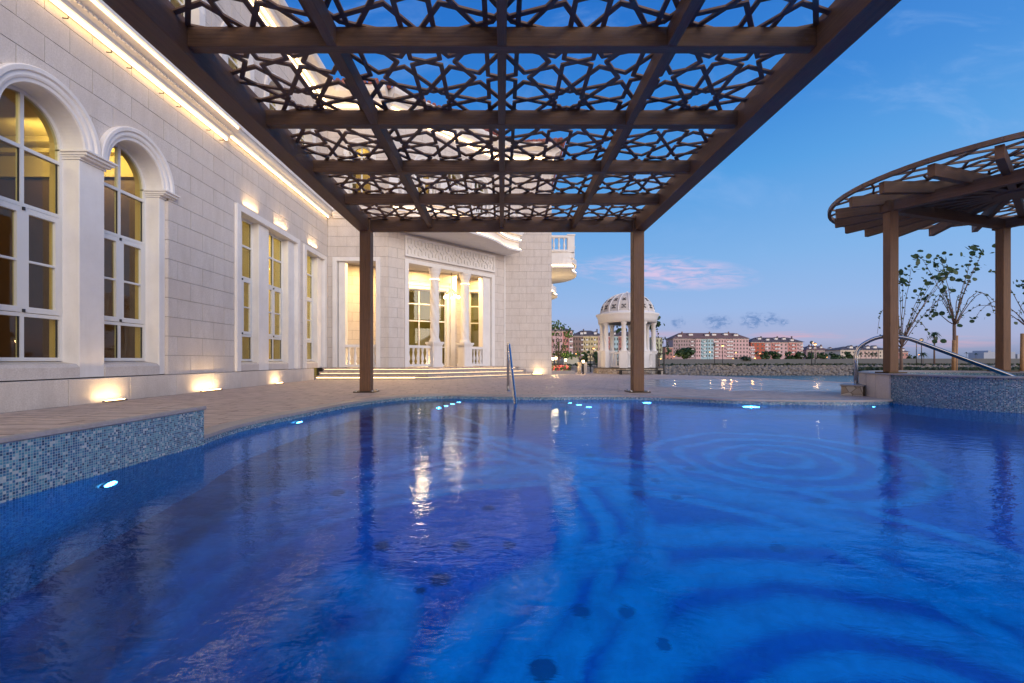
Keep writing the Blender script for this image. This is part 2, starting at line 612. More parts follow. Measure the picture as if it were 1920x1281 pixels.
def m_water(g):
    p = g.pos()
    w1 = g.noise(g.vm('MULTIPLY', p, (1.0, 1.6, 1.0)), 9.0, 3.0, 0.55, 0.4)
    w2 = g.noise(g.vm('MULTIPLY', p, (1.0, 1.5, 1.0)), 42.0, 3.0, 0.6, 0.3)
    w3 = g.noise(p, 1.6, 2.0, 0.5)
    h = g.m('ADD', g.m('ADD', g.m('MULTIPLY', w1, 0.55), g.m('MULTIPLY', w2, 0.07)), g.m('MULTIPLY', w3, 1.0))
    # slow rings from the jets
    x, y, z = g.sep(p)
    r = g.m('SQRT', g.m('ADD', g.m('POWER', g.m('SUBTRACT', x, 1.9), 2.0), g.m('POWER', g.m('SUBTRACT', y, 4.3), 2.0)))
    ring = g.m('MULTIPLY', g.m('SINE', g.m('MULTIPLY', g.m('ADD', r, g.m('MULTIPLY', w3, 0.25)), 20.0)), g.mr(r, 0.1, 2.4, 0.10, 0.0))
    h = g.m('ADD', h, ring)
    nrm = g.bump(h, 0.22, 0.022)
    fres = g.n('ShaderNodeFresnel', {'IOR': 1.33, 'Normal': nrm})
    gl = g.n('ShaderNodeBsdfGlossy', {'Color': (0.54, 0.68, 0.88, 1), 'Roughness': 0.05, 'Normal': nrm})
    nrm2 = g.bump(h, 0.07, 0.022)
    tr = g.n('ShaderNodeBsdfRefraction', {'Color': (0.055, 0.50, 0.80, 1), 'Roughness': 0.0, 'IOR': 1.333, 'Normal': nrm2})
    return g.n('ShaderNodeMixShader', {0: fres, 1: tr, 2: gl})


def m_sea(g):
    p = g.pos()
    w = g.noise(g.vm('MULTIPLY', p, (0.6, 1.5, 1.0)), 1.2, 6.0, 0.65)
    nrm = g.bump(w, 1.0, 0.9)
    return g.bsdf((0.020, 0.11, 0.14), 0.22, normal=nrm, spec=0.5)


def m_poolfloor(g):
    """mosaic picture on the pool floor: pale bands curving over blue, dark flowers"""
    p = g.pos()
    wv = g.noise(p, 1.3, 3.0, 0.5, out=1)
    pw = g.vm('ADD', p, g.vm('MULTIPLY', g.vm('SUBTRACT', wv, (0.5, 0.5, 0.5)), (0.30, 0.30, 0.0)))
    x, y, z = g.sep(pw)

    def dist(cx, cy):
        return g.m('SQRT', g.m('ADD', g.m('POWER', g.m('SUBTRACT', x, cx), 2.0), g.m('POWER', g.m('SUBTRACT', y, cy), 2.0)))

    def band(r, r0, w):
        return g.mr(g.m('ABSOLUTE', g.m('SUBTRACT', r, r0)), w * 0.2, w * 1.35, 1.0, 0.0, smooth=True)

    acc = None
    rA = dist(1.3, 1.2)      # arcs lower right
    rB = dist(0.3, 2.0)      # the long sweep towards the right
    rC = dist(2.6, 4.3)      # rosette near the far rim
    rD = dist(-1.6, 3.3)     # streams running to the camera
    rE = dist(-0.8, 2.28)    # rosette at the left
    rF = dist(-2.6, 5.4)
    for r, r0, w in [(rA, 1.76, .15), (rA, 1.36, .11), (rA, 1.03, .11), (rA, .72, .07), (rB, 2.15, .19), (rB, 1.86, .07), (rB, 2.5, .06),
                     (rC, 0.28, .06), (rC, 0.55, .06), (rC, .82, .06), (rC, 1.12, .07),
                     (rD, 2.08, .09), (rD, 2.30, .06), (rD, 2.54, .12), (rE, .22, .16),
                     (rF, 1.2, .10), (rF, 1.9, .12), (rF, 2.4, .06)]:
        b = band(r, r0, w)
        acc = b if acc is None else g.m('MAXIMUM', acc, b)
    mott = g.noise(p, 5.0, 4.0, 0.6)
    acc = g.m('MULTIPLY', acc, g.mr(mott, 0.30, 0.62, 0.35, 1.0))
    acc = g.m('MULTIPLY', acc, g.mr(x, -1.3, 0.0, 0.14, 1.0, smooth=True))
    col, gr, wn2 = mosaic_nodes(g, 0.02)
    base = g.mix(g.mr(mott, 0.35, 0.65), (0.004, 0.035, 0.10), (0.012, 0.095, 0.22))
    c = g.mix(g.m('MULTIPLY', acc, .9), base, (0.40, 0.84, 1.0))
    c = g.mix(0.06, c, col)
    ptl = g.noise(p, 16.0, 2.0)
    fl = None
    for (fx_, fy_, fr) in [(.18, 2.03, .075), (.41, 2.36, .052), (.64, 2.34, .05), (.76, 2.13, .036), (-.35, 2.59, .065), (-.76, 2.88, .05), (-.26, 2.91, .07),
                           (.05, 2.93, .05), (1.67, 2.75, .05), (1.1, 3.6, .06), (1.35, 3.5, .05), (1.3, 3.85, .05), (1.7, 4.1, .06), (2.3, 3.3, .06),
                           (-.45, 2.50, .035), (-.1, 3.4, .05), (.9, 4.6, .06), (3.2, 3.5, .07), (-1.3, 3.6, .06)]:
        d_ = g.n('ShaderNodeVectorMath', {0: g.vm('MULTIPLY', p, (1.0, 1.0, 0.0)), 1: (fx_, fy_, 0.0)}, out=1, operation='DISTANCE')
        q = g.mr(g.m('ADD', d_, g.m('MULTIPLY', g.m('SUBTRACT', ptl, 0.5), 0.05)), fr * .7, fr * 1.2, 1.0, 0.0)
        fl = q if fl is None else g.m('MAXIMUM', fl, q)
    c = g.mix(g.m('MULTIPLY', fl, 0.95), c, (0.018, 0.016, 0.035))
    return g.bsdf(c, 0.5, spec=0.2)


def flat(name, c, rough=0.6, metal=0.0, var=0.15, scale=8.0, bump=0.0, spec=0.5):
    def fn(g):
        n = g.noise(g.pos(), scale, 4.0)
        c2 = tuple(v * (1 - var) for v in c)
        kw = {}
        if bump:
            kw['normal'] = g.bump(n, bump, 0.01)
        return g.bsdf(g.mix(n, c2, tuple(min(1, v * (1 + var)) for v in c)), rough, metal, spec=spec, **kw)
    return mat(name, fn)


def glow(name, c, s):
    return mat(name, lambda g: g.n('ShaderNodeEmission', {'Color': (*c, 1), 'Strength': s}))


def m_glass(g):
    n = g.noise(g.pos(), 0.9, 2.0)
    nrm = g.bump(n, 0.05, 0.01)
    facing = g.n('ShaderNodeLayerWeight', {'Blend': 0.5, 'Normal': nrm}, out=1)
    fres = g.m('ADD', 0.035, g.m('MULTIPLY', g.m('POWER', facing, 5.0), 0.9))
    gl = g.n('ShaderNodeBsdfGlossy', {'Color': (0.9, 0.95, 1, 1), 'Roughness': 0.02, 'Normal': nrm})
    tr = g.n('ShaderNodeBsdfTransparent', {'Color': (0.86, 0.85, 0.70, 1)})
    return g.n('ShaderNodeMixShader', {0: fres, 1: tr, 2: gl})


def m_leaf(name, c1, c2):
    def fn(g):
        n = g.noise(g.pos(), 1.7, 3.0)
        c = g.mix(g.mr(n, 0.3, 0.7), c1, c2)
        a = g.bsdf(c, 0.5, spec=0.4)
        t = g.n('ShaderNodeBsdfTranslucent', {'Color': c})
        return g.n('ShaderNodeMixShader', {0: 0.25, 1: a, 2: t})
    return mat(name, fn)


def m_rubble(g):
    p = g.pos()
    vo = g.n('ShaderNodeTexVoronoi', {'Vector': g.vm('MULTIPLY', p, (1, 1, 1.4)), 'Scale': 7.0}, out=1)
    ve = g.n('ShaderNodeTexVoronoi', {'Vector': g.vm('MULTIPLY', p, (1, 1, 1.4)), 'Scale': 7.0}, out=0, feature='DISTANCE_TO_EDGE')
    c = g.mix(g.sep(vo)[0], (0.40, 0.30, 0.21), (0.58, 0.52, 0.44))
    c = g.mix(g.mr(ve, 0.02, 0.06, 1.0, 0.0), c, (0.22, 0.17, 0.13))
    return g.bsdf(c, 0.85, normal=g.bump(ve, 0.8, 0.03))


def m_tile(g):
    p = g.pos()
    n = g.noise(p, 3.0, 3.0)
    rnd = g.n('ShaderNodeTexWhiteNoise', {0: g.vm('FLOOR', g.vm('MULTIPLY', p, (4.0, 4.0, 3.2)))}, out=0)
    c = g.mix(rnd, (0.16, 0.035, 0.028), (0.42, 0.20, 0.16))
    return g.bsdf(g.mix(n, c, (0.25, 0.06, 0.05)), 0.75)


MAT = {}
MAT['stone'] = mat('limestone', m_stone)
MAT['grout'] = mat('joint_mortar', m_grout)
MAT['trim'] = mat('white_cast_stone', m_trim)
MAT['frame'] = mat('white_aluminium', m_metalwhite)
MAT['wood'] = mat('brown_wood', m_wood)
MAT['mosaic'] = mat('blue_mosaic', m_mosaic)
MAT['deck'] = mat('stamped_deck', m_deck)
MAT['coping'] = mat('grey_coping', m_coping)
MAT['water'] = mat('pool_water', m_water)
MAT['sea'] = mat('sea_water', m_sea)
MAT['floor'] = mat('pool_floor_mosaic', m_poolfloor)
MAT['glass'] = mat('window_glass', m_glass)
MAT['rubble'] = mat('rubble_stone', m_rubble)
MAT['rooftile'] = mat('red_roof_tile', m_tile)
MAT['lattice'] = flat('lattice_dark_brown', (0.14, 0.078, 0.050), 0.6, var=0.3, scale=9.0)
MAT['steel'] = mat('polished_steel', lambda g: g.bsdf((0.60, 0.60, 0.60), 0.22, 1.0))
MAT['black'] = flat('black_metal', (0.018, 0.018, 0.02), 0.45, 0.6)
MAT['dark'] = flat('dark_plastic', (0.02, 0.02, 0.022), 0.5)
MAT['led'] = glow('led_warm', (1.0, 0.62, 0.27), 17.0)
MAT['ledband'] = glow('led_band', (1.0, 0.64, 0.30), 13.0)
MAT['ledstep'] = glow('led_step', (1.0, 0.70, 0.38), 3.2)
MAT['ledsoft'] = glow('led_warm_soft', (1.0, 0.64, 0.29), 14.0)
MAT['bulb'] = glow('bulb_warm', (1.0, 0.70, 0.36), 11.0)
MAT['farbulb'] = glow('street_bulb', (1.0, 0.40, 0.11), 9.0)
MAT['bluelens'] = glow('blue_lens', (1.0, 0.66, 0.85), 36.0)
MAT['cream'] = flat('cream_plaster', (0.66, 0.52, 0.24), 0.8, var=0.05, scale=2)
MAT['ochre'] = flat('ochre_plaster', (0.50, 0.42, 0.18), 0.8, var=0.08, scale=2)
MAT['brownpanel'] = flat('brown_panel', (0.17, 0.098, 0.090), 0.55, var=0.2, scale=5)
MAT['woodstake'] = flat('stake_wood', (0.36, 0.20, 0.09), 0.8, var=0.3, scale=14)
MAT['bark'] = flat('bark', (0.16, 0.105, 0.08), 0.9, var=0.35, scale=22.0, bump=0.5)
MAT['leaf'] = m_leaf('leaf_dark', (0.020, 0.050, 0.018), (0.06, 0.11, 0.03))
MAT['leaflight'] = m_leaf('leaf_light', (0.05, 0.12, 0.02), (0.11, 0.19, 0.035))
MAT['hedge'] = m_leaf('hedge_green', (0.014, 0.030, 0.014), (0.035, 0.06, 0.022))
MAT['flower'] = flat('red_flowers', (0.42, 0.05, 0.08), 0.6, var=0.4, scale=6)
MAT['rock'] = flat('shore_rock', (0.22, 0.195, 0.17), 0.9, var=0.5, scale=1.3, bump=0.4)
MAT['land'] = flat('sand_ground', (0.16, 0.145, 0.125), 0.95, var=0.2, scale=0.2)
MAT['promenade'] = flat('promenade_wall', (0.135, 0.14, 0.145), 0.9, var=0.1, scale=0.3)
MAT['roofgrey'] = flat('grey_roof', (0.115, 0.095, 0.105), 0.85, var=0.25, scale=0.4)
MAT['roofbrown'] = flat('brown_roof', (0.19, 0.115, 0.11), 0.85, var=0.25, scale=0.4)
MAT['farwin'] = flat('far_window', (0.030, 0.032, 0.040), 0.3, var=0.2, scale=0.5)
MAT['white'] = flat('white_paint', (0.82, 0.80, 0.79), 0.7, var=0.06)
MAT['chain'] = flat('bronze', (0.05, 0.035, 0.02), 0.4, 0.8)

# ================================================================ the villa
villa = thing('villa', 'pale limestone villa with arched windows and a warmly lit columned loggia', 'villa')
LW = Fr(-5.65, 0, 0, 1, 1, 0)            # left wing, s = Y, d towards the pool
FW = Fr(-5.65, 14.75, 1, 0, 0, -1)       # short wall facing the camera
DW = Fr(-3.68, 14.75, 1, 1, 1, -1)       # diagonal wall of the loggia
DL = 5.36
TX0 = -3.68 + DL / math.sqrt(2); TY = 14.75 + DL / math.sqrt(2)
TW = Fr(TX0, TY, 1, 0, 0, -1)            # tower wall facing the camera
TL = 2.03 - TX0
SW = Fr(2.03, TY, 0, 1, 1, 0)            # its far side


def clip_cell(s0, s1, z0, z1, rects, arcs):
    """cell minus rectangles (s0,s1,z0,z1) and half discs (c, spring, r) -> polygons"""
    cells = [(s0, s1, z0, z1)]
    for (a, b, c, d) in rects:
        nxt = []
        for (p, q, r, t) in cells:
            if b <= p or a >= q or d <= r or c >= t:
                nxt.append((p, q, r, t)); continue
            if a > p: nxt.append((p, a, r, t))
            if b < q: nxt.append((b, q, r, t))
            m0, m1 = max(a, p), min(b, q)
            if c > r: nxt.append((m0, m1, r, c))
            if d < t: nxt.append((m0, m1, d, t))
        cells = nxt
    polys = []
    work = [(c, 0) for c in cells]
    for c, _ in work:
        polys += clip_arcs(c, arcs)
    return [p for p in polys if len(p) >= 3]


def clip_arcs(cell, arcs):
    p, q, r, t = cell
    if q - p < 0.012 or t - r < 0.012:
        return []
    for k, (c, sp, rad) in enumerate(arcs):
        if q <= c - rad or p >= c + rad or t <= sp or r >= sp + rad:
            continue
        out = []
        if p < c - rad: out += clip_arcs((p, c - rad, r, t), arcs[k + 1:])
        if q > c + rad: out += clip_arcs((c + rad, q, r, t), arcs[k + 1:])
        a, b = max(p, c - rad), min(q, c + rad)
        if r < sp:
            pass
        n = max(2, int((b - a) / 0.04))
        run = []
        for i in range(n + 1):
            s = a + (b - a) * i / n
            h = sp + math.sqrt(max(0, rad * rad - (s - c) ** 2))
            lo = max(r, h)
            if lo < t - 1e-4:
                run.append((s, lo))
            else:
                if len(run) > 1: out.append(run + [(run[-1][0], t), (run[0][0], t)])
                run = []
        if len(run) > 1:
            out.append(run + [(run[-1][0], t), (run[0][0], t)])
        return out
    return [[(p, r), (q, r), (q, t), (p, t)]]


block_jobs = []      # (priority, polys, frame, full size or None, position)


def stone_wall(F, s0, s1, z0, z1, bl, bh, rects=(), arcs=(), prio=1.0, gap=0.008, shift=0.0, thick=0.28, back=True):
    mb = MB()
    fn = lambda a, b, d: F.p(a, d, b)
    nrow = int(math.ceil((z1 - z0) / bh - 1e-6))
    for r in range(nrow):
        za, zb = z0 + r * bh, min(z1, z0 + (r + 1) * bh)
        k0 = s0 - bl * (0.5 if r % 2 else 0.0) - shift
        while k0 < s1:
            a, b = max(s0, k0), min(s1, k0 + bl)
            k0 += bl
            if b - a < 0.02: continue
            for poly in clip_cell(a, b, za, zb, rects, arcs):
                mb.prism(poly, fn, -thick, -0.011, back=back)
            polys = clip_cell(a + gap / 2, b - gap / 2, za + gap / 2, zb - gap / 2, rects, arcs)
            if not polys: continue
            area = (b - a) * (zb - za)
            full = len(polys) == 1 and len(polys[0]) == 4 and abs(b - a - bl) < 1e-4 and abs(zb - za - bh) < 1e-4 \
                and abs((polys[0][1][0] - polys[0][0][0]) - (bl - gap)) < 1e-4 and abs((polys[0][2][1] - polys[0][1][1]) - (bh - gap)) < 1e-4
            mid = F.p((a + b) / 2, 0, (za + zb) / 2)
            dist = math.sqrt(mid[0] ** 2 + mid[1] ** 2 + (mid[2] - .6) ** 2)
            block_jobs.append((prio * area / dist ** 2, polys, F, (bl, bh) if full else None, (a, za), gap))
    return mb.build('wall', MAT['grout'], villa)


_blk = {}


def emit_blocks(limit=296):
    block_jobs.sort(key=lambda j: -j[0])
    rest = MB()
    for k, (pr, polys, F, full, (a, za), gap) in enumerate(block_jobs):
        jt = random.uniform(-0.0018, 0.0018)
        if k < limit:
            if full:
                key = (full, F.u, F.n)
                if key not in _blk:
                    mb = MB()
                    fn = lambda s, z, d: (F.u[0] * s + F.n[0] * d, F.u[1] * s + F.n[1] * d, z)
                    w, h = full
                    mb.prism([(gap / 2, gap / 2), (w - gap / 2, gap / 2), (w - gap / 2, h - gap / 2), (gap / 2, h - gap / 2)], fn, -0.02, 0.0, back=False)
                    o = mb.build('stone_block', MAT['stone'], villa)
                    _blk[key] = o
                else:
                    o = _blk[key].copy(); COL.objects.link(o); o.parent = villa
                o.location = F.p(a, jt, za)
            else:
                mb = MB()
                for p in polys:
                    mb.prism(p, lambda s, z, d: F.p(s, d + jt, z), -0.02, 0.0, back=False)
                mb.build('stone_block', MAT['stone'], villa)
        else:
            for p in polys:
                rest.prism(p, lambda s, z, d: F.p(s, d + jt, z), -0.02, 0.0, back=False)
    o = rest.build('stone_blocks_far', MAT['stone'], villa)
    o['kind'] = 'stuff'


# ---------------- window builder -------------------------------------------------
def window(F, c, hw, d, zs, arch=None, spring=None, cols=2, sash=None, midbar=None, name='window', fm=None, narrow=None):
    """c centre, hw half width, d depth plane, zs list of bar heights from sill to spring (or head); arch: top z = last+hw
       sash: (zlow, zhigh) range that carries an opening casement"""
    fm = fm or MAT['frame']
    mb = MB()
    t = 0.045
    x0, x1 = c - hw, c + hw
    zt = zs[-1]
    zs_ = spring or zt
    mb.box(x0, x0 + t, d - .06, d, zs[0], zs_, F)
    mb.box(x1 - t, x1, d - .06, d, zs[0], zs_, F)
    mul = []
    for k in range(1, cols):
        mul.append(x0 + (x1 - x0) * k / cols)
    if narrow: mul = [x0 + (x1 - x0) * narrow]
    for m in mul:
        mb.box(m - t / 2, m + t / 2, d - .055, d + .002, zs[0] + t, (zs_ + hw - t) if arch else zt - t, F)
    for k, z in enumerate(zs):
        zz0, zz1 = (z, z + t) if k == 0 else ((z - t, z) if (k == len(zs) - 1 and not arch) else (z - t / 2, z + t / 2))
        mb.box(x0 + t, x1 - t, d - .054, d + .004, zz0, zz1, F)
    if arch:
        n = 24
        o_, i_ = [], []
        for j in range(n + 1):
            a = math.pi * j / n
            o_.append((c + hw * math.cos(a), zs_ + hw * math.sin(a)))
            i_.append((c + (hw - t) * math.cos(a), zs_ + (hw - t) * math.sin(a)))
        for j in range(n):
            mb.prism([o_[j], o_[j + 1], i_[j + 1], i_[j]], lambda a, b, dd: F.p(a, dd, b), d - .06, d)
    fo = mb.build(name, fm, villa)
    edges = [x0 + t * .9] + mul + [x1 - t * .9]
    for zi in range(len(zs) - 1):
        za, zb = zs[zi], zs[zi + 1]
        for k in range(len(edges) - 1):
            a, b = edges[k], edges[k + 1]
            pm = MB()
            if sash and abs(za - sash[0]) < .02:
                sm = MB()
                w = 0.07
                d1 = d + 0.012
                sm.box(a, a + w, d - .04, d1, za + .03, zb - .03, F)
                sm.box(b - w, b, d - .04, d1, za + .03, zb - .03, F)
                sm.box(a + w, b - w, d - .04, d1, za + .03, za + .03 + w, F)
                sm.box(a + w, b - w, d - .04, d1, zb - .03 - w, zb - .03, F)
                if midbar:
                    sm.box(a + w, b - w, d - .035, d1 - .004, midbar - .014, midbar + .014, F)
                sm.build('sash', fm, fo)
                for (pa, pb) in ([(za + .03 + w, midbar - .014), (midbar + .014, zb - .03 - w)] if midbar else [(za + .1, zb - .1)]):
                    g_ = MB(); g_.box(a + w - .005, b - w + .005, d - .028, d - .022, pa - .005, pb + .005, F)
                    g_.build('pane', MAT['glass'], fo)
                for hz in (za + .03, zb - .07):
                    hb = MB(); hb.box(a - .012, a + .012, d1, d1 + .02, hz, hz + .04, F); hb.build('hinge', MAT['dark'], fo)
            else:
                pm.box(a, b, d - .030, d - .024, za + t * .4, zb - t * .4, F)
                pm.build('pane', MAT['glass'], fo)
                gk = MB(); gk.box(b - t * .5 - .014, b - t * .5, d - .022, d - .010, za + t * .5, zb - t * .5, F)
                gk.build('gasket', MAT['dark'], fo)
    if arch:
        for k in range(len(edges) - 1):
            a, b = edges[k], edges[k + 1]
            n = 14
            pts = [(a, zt + .02), (b, zt + .02)]
            top = []
            for j in range(n + 1):
                s = b + (a - b) * j / n
                hh = math.sqrt(max(0.0, (hw - t * .6) ** 2 - (s - c) ** 2))
                top.append((s, zs_ + max(hh, .021)))
            pm = MB()
            pm.prism(pts + top, lambda p, q, dd: F.p(p, dd, q), d - .030, d - .024)
            pm.build('pane', MAT['glass'], fo)
    return fo


def sweep_arch(mb, F, c, zc, prof, n=36, a0=0.0, a1=math.pi):
    """prof: list of (radius, d) swept round the arch"""
    m = len(prof)
    rings = []
    for j in range(n + 1):
        a = a0 + (a1 - a0) * j / n
        rings.append(mb.add([F.p(c + r * math.cos(a), d, zc + r * math.sin(a)) for r, d in prof]))
    for a, b in zip(rings, rings[1:]):
        for k in range(m - 1):
            mb.face([a + k, a + k + 1, b + k + 1, b + k])
    for r_ in (rings[0], rings[-1]):
        mb.face([r_ + k for k in range(m)])


def sweep_line(mb, F, s0, s1, prof):
    """prof: list of (d, z); extruded along the wall"""
    i = mb.add([F.p(s0, d, z) for d, z in prof] + [F.p(s1, d, z) for d, z in prof])
    m = len(prof)
    for k in range(m):
        k2 = (k + 1) % m
        mb.face([i + k, i + k2, i + m + k2, i + m + k])
    mb.face([i + k for k in range(m)])
    mb.face([i + m + k for k in reversed(range(m))])


# ---------------- left wing, lower storey ------------------------------------------
ARC = [4.19, 5.62, 7.05]
SPR = 3.42
stone_wall(LW, 1.0, 14.75, 0.35, 5.08, 0.66, 0.3275,
           rects=[(3.30, 7.72, 0.34, SPR), (9.62, 12.64, 0.34, 3.93), (12.92, 14.56, 0.34, 3.90)],
           arcs=[(c, SPR, 0.60) for c in ARC], prio=1.3)
# plinth
k = 1.0
pl = MB()
while k < 13.6:
    e = min(k + 0.98, 13.62)
    b = MB(); b.box(k + .004, e - .004, -.25, .030, 0.0, .345, LW)
    b.build('plinth_block', MAT['stone'], villa, bevel=0.004)
    k = e
pb = MB(); pb.box(1.0, 13.62, -.25, .018, .0, .340, LW); pb.build('plinth', MAT['grout'], villa)
# closed end behind the camera so that daylight does not enter the rooms
# (the wing simply goes on)
stone_wall(LW, -6.0, 1.0, 0.0, 5.08, 0.66, 0.3275, prio=0.0)

# piers, imposts, archivolts
for j, (a, b) in enumerate([(3.30, 3.67), (4.71, 5.10), (6.14, 6.53), (7.57, 7.705)]):
    mb = MB()
    mb.box(a, b, -.36, -.055, .36, SPR - .115, LW)
    mb.build('pier', MAT['trim'], villa, bevel=0.006)
    mb = MB()
    ex = .035
    bb = b if j < 3 else b + .10
    if j == 1: b = bb = b - .14
    mb.box(a - .01, b + .01, -.34, -.035, SPR - .115, SPR - .085, LW)
    mb.box(a - .02, bb + .02, -.34, .03, SPR - .085, SPR - .06, LW)
    mb.box(a - .03, bb + .035, -.34, .07, SPR - .06, SPR - .025, LW)
    mb.box(a - .045, bb + .06, -.34, .10, SPR - .025, SPR + .002, LW)
    mb.build('impost', MAT['trim'], villa, bevel=0.004)
for k in range(10):
    za, zb = .35 + .3275 * k + .005, min(SPR - .12, .35 + .3275 * (k + 1) - .005)
    if zb > za:
        mb = MB(); mb.box(7.706, 7.7192, -.08, -.0015, za, zb, LW); mb.build('corner_block', MAT['stone'], villa)
for c in ARC:
    mb = MB()
    sweep_arch(mb, LW, c, SPR + .002, [(.52, -.36), (.52, .000), (.530, .022), (.570, .026), (.578, .045), (.60, .055), (.640, .05),
                                        (.655, .078), (.700, .082), (.712, .072), (.712, -.03)])
    mb.build('archivolt', MAT['trim'], villa)
    # sill
    a, b = c - .52, c + .52
    mb = MB()
    i = [(-.36, .36), (-.045, .36), (-.045, .50), (-.09, .545), (-.36, .585)]
    sweep_line(mb, LW, a + .002, b - .002, i)
    mb.build('sill', MAT['stone'], villa)
    window(LW, c, .52, -.28, [.585, 1.16, 2.52, 3.23], arch=True, spring=SPR, sash=(1.16, 2.52), midbar=1.83)
    # inner reveal of the room
    mb = MB()
    mb.box(c + .50, c + .54, -.44, -.345, .5, SPR + .1, LW)
    mb.box(c - .54, c - .50, -.44, -.345, .5, SPR + .1, LW)
    sweep_arch(mb, LW, c, SPR, [(.515, -.44), (.515, -.345), (.54, -.345), (.54, -.44)])
    mb.build('reveal', MAT['cream'], villa)

# rectangular windows
def surround(F, s0, s1, zt, posts, d0=-.02, dp=.055, w=.15, zb=.355):
    mb = MB()
    mb.box(s0, s0 + w, -.30, dp, zb, zt, F)
    mb.build('surround', MAT['trim'], villa, bevel=0.005)
    mb = MB(); mb.box(s1 - w, s1, -.30, dp, zb, zt, F); mb.build('surround', MAT['trim'], villa, bevel=0.005)
    mb = MB(); mb.box(s0 + w, s1 - w, -.30, dp - .004, zt - .13, zt, F); mb.build('lintel', MAT['trim'], villa, bevel=0.005)
    for (a, b) in posts:
        mb = MB(); mb.box(a, b, -.30, -.045, zb, zt - .132, F)
        mb.build('mullion_post', MAT['trim'], villa, bevel=0.006)


surround(LW, 9.62, 12.64, 3.93, [(10.66, 11.12), (12.12, 12.488)])
surround(LW, 12.92, 14.56, 3.90, [(14.05, 14.40)])
for (a, b) in [(9.78, 10.66), (11.12, 12.12), (13.08, 14.05)]:
    c, hw = (a + b) / 2, (b - a) / 2
    mb = MB()
    sweep_line(mb, LW, a + .002, b - .002, [(-.30, .36), (-.04, .36), (-.04, .50), (-.075, .535), (-.30, .575)])
    mb.build('sill', MAT['stone'], villa)
    window(LW, c, hw, -.20, [.575, 1.15, 2.47, 3.18, 3.795], sash=(1.15, 2.47), midbar=1.80)
    mb = MB()
    mb.box(b - .01, b + .03, -.5, -.265, .5, 3.9, LW); mb.box(a - .03, a + .01, -.5, -.265, .5, 3.9, LW)
    mb.build('reveal', MAT['ochre'], villa)
    # lamp strip on top of the surround
    spot_area('window_head_light', LW.p(c, .045, 3.96), (-.05, 0, 1), 3.4, hw * 1.3, .02, WARM, villa, spread=115)

# cornices of the lower storey
def cornice(F, s0, s1, z, out=.34, dent=True):
    mb = MB()
    sweep_line(mb, F, s0, s1, [(-.02, z - .03), (.06, z - .03), (.06, z), (.10, z + .02), (.12, z + .07), (.17, z + .10),
                               (.19, z + .13), (out - .06, z + .16), (out - .04, z + .20), (out, z + .21), (out, z + .28), (-.02, z + .33)])
    o = mb.build('cornice', MAT['trim'], villa)
    if dent:
        mb = MB()
        n = int((s1 - s0) / .075)
        for j in range(n):
            a = s0 + .03 + j * (s1 - s0 - .06) / n
            mb.box(a, a + .042, .168, .195, z + .098, z + .142, F)
        o2 = mb.build('cornice_flutes', MAT['trim'], villa); o2['kind'] = 'stuff'
    return o


cornice(LW, -6.0, 9.28, 5.10, .36)
mb = MB(); mb.box(1.0, 9.22, .064, .078, 5.046, 5.094, LW); mb.build('led_strip', MAT['ledband'], villa)
mb = MB(); mb.box(1.0, 9.2, .314, .322, 5.272, 5.300, LW); mb.build('led_strip', MAT['ledband'], villa)  # added glowing bar, stands in for the lit highlight on the top fascia
cornice(LW, 9.28, 14.75, 5.22, .20, dent=False)
stone_wall(LW, 9.28, 14.75, 5.08, 5.2, 0.66, 0.3275, prio=1.0)
mb = MB(); mb.box(9.35, 14.65, .064, .074, 5.176, 5.212, LW); mb.build('led_strip', MAT['ledband'], villa)
cornice(FW, 0.2, 1.97, 5.22, .14, dent=False)
# pipe clips that hold the lamp strip
for s in (4.3, 4.75, 5.45, 5.85, 6.5, 6.85, 7.5, 7.9, 8.7, 9.1):
    mb = MB(); mb.tube([LW.p(s, 0.0, 5.0), LW.p(s, .07, 4.99), LW.p(s, .075, 5.02)], .007, 6)
    mb.build('strip_clip', MAT['chain'], villa)

# ---------------- left wing, upper storey --------------------------------------------
UA = [6.3, 8.0, 9.7, 11.4, 13.1]
stone_wall(LW, -6.0, 14.75, 5.42, 8.78, 0.66, 0.3275, rects=[(c - .45, c + .45, 5.9, 7.1) for c in UA],
           arcs=[(c, 7.1, .45) for c in UA], prio=0.6)
for c in UA:
    mb = MB()
    sweep_arch(mb, LW, c, 7.1, [(.43, -.3), (.43, .02), (.50, .03), (.56, .05), (.60, .05), (.60, -.02)])
    mb.box(c - .60, c - .43, -.25, .045, 5.9, 7.1, LW); mb.box(c + .43, c + .60, -.25, .045, 5.9, 7.1, LW)
    mb.build('archivolt', MAT['trim'], villa)
    window(LW, c, .43, -.2, [5.92, 6.5, 7.1], arch=True)

# ---------------- wall facing the camera and diagonal loggia wall --------------------
stone_wall(FW, 0.0, 1.97, 0.35, 5.20, 0.62, 0.3275, rects=[(.17, 1.71, .34, 3.93)], prio=0.9)
stone_wall(FW, 0.0, 1.97, 5.20, 8.78, 0.62, 0.3275, rects=[(.68, 1.42, 5.7, 7.25)], arcs=[(1.05, 7.25, .37)], prio=0.5)
DU = [1.45, 2.75, 4.05]
stone_wall(DW, 0.0, DL, 0.35, 4.83, 0.66, 0.3275, rects=[(.60, 4.76, .34, 3.98)], prio=0.9)
stone_wall(DW, 0.0, DL, 5.55, 8.78, 0.66, 0.3275, rects=[(c - .36, c + .36, 5.6, 7.2) for c in DU],
           arcs=[(c, 7.2, .36) for c in DU], prio=0.4)
stone_wall(TW, 0.0, TL, 0.0, 8.78, 0.60, 0.30, prio=1.0)
mb = MB(); mb.box(0, DL, -.28, -.011, 4.83, 5.55, DW); mb.build('wall', MAT['trim'], villa)
stone_wall(SW, 0.28, 16.0, -2.2, 8.78, 1.2, 0.6, prio=0.0)
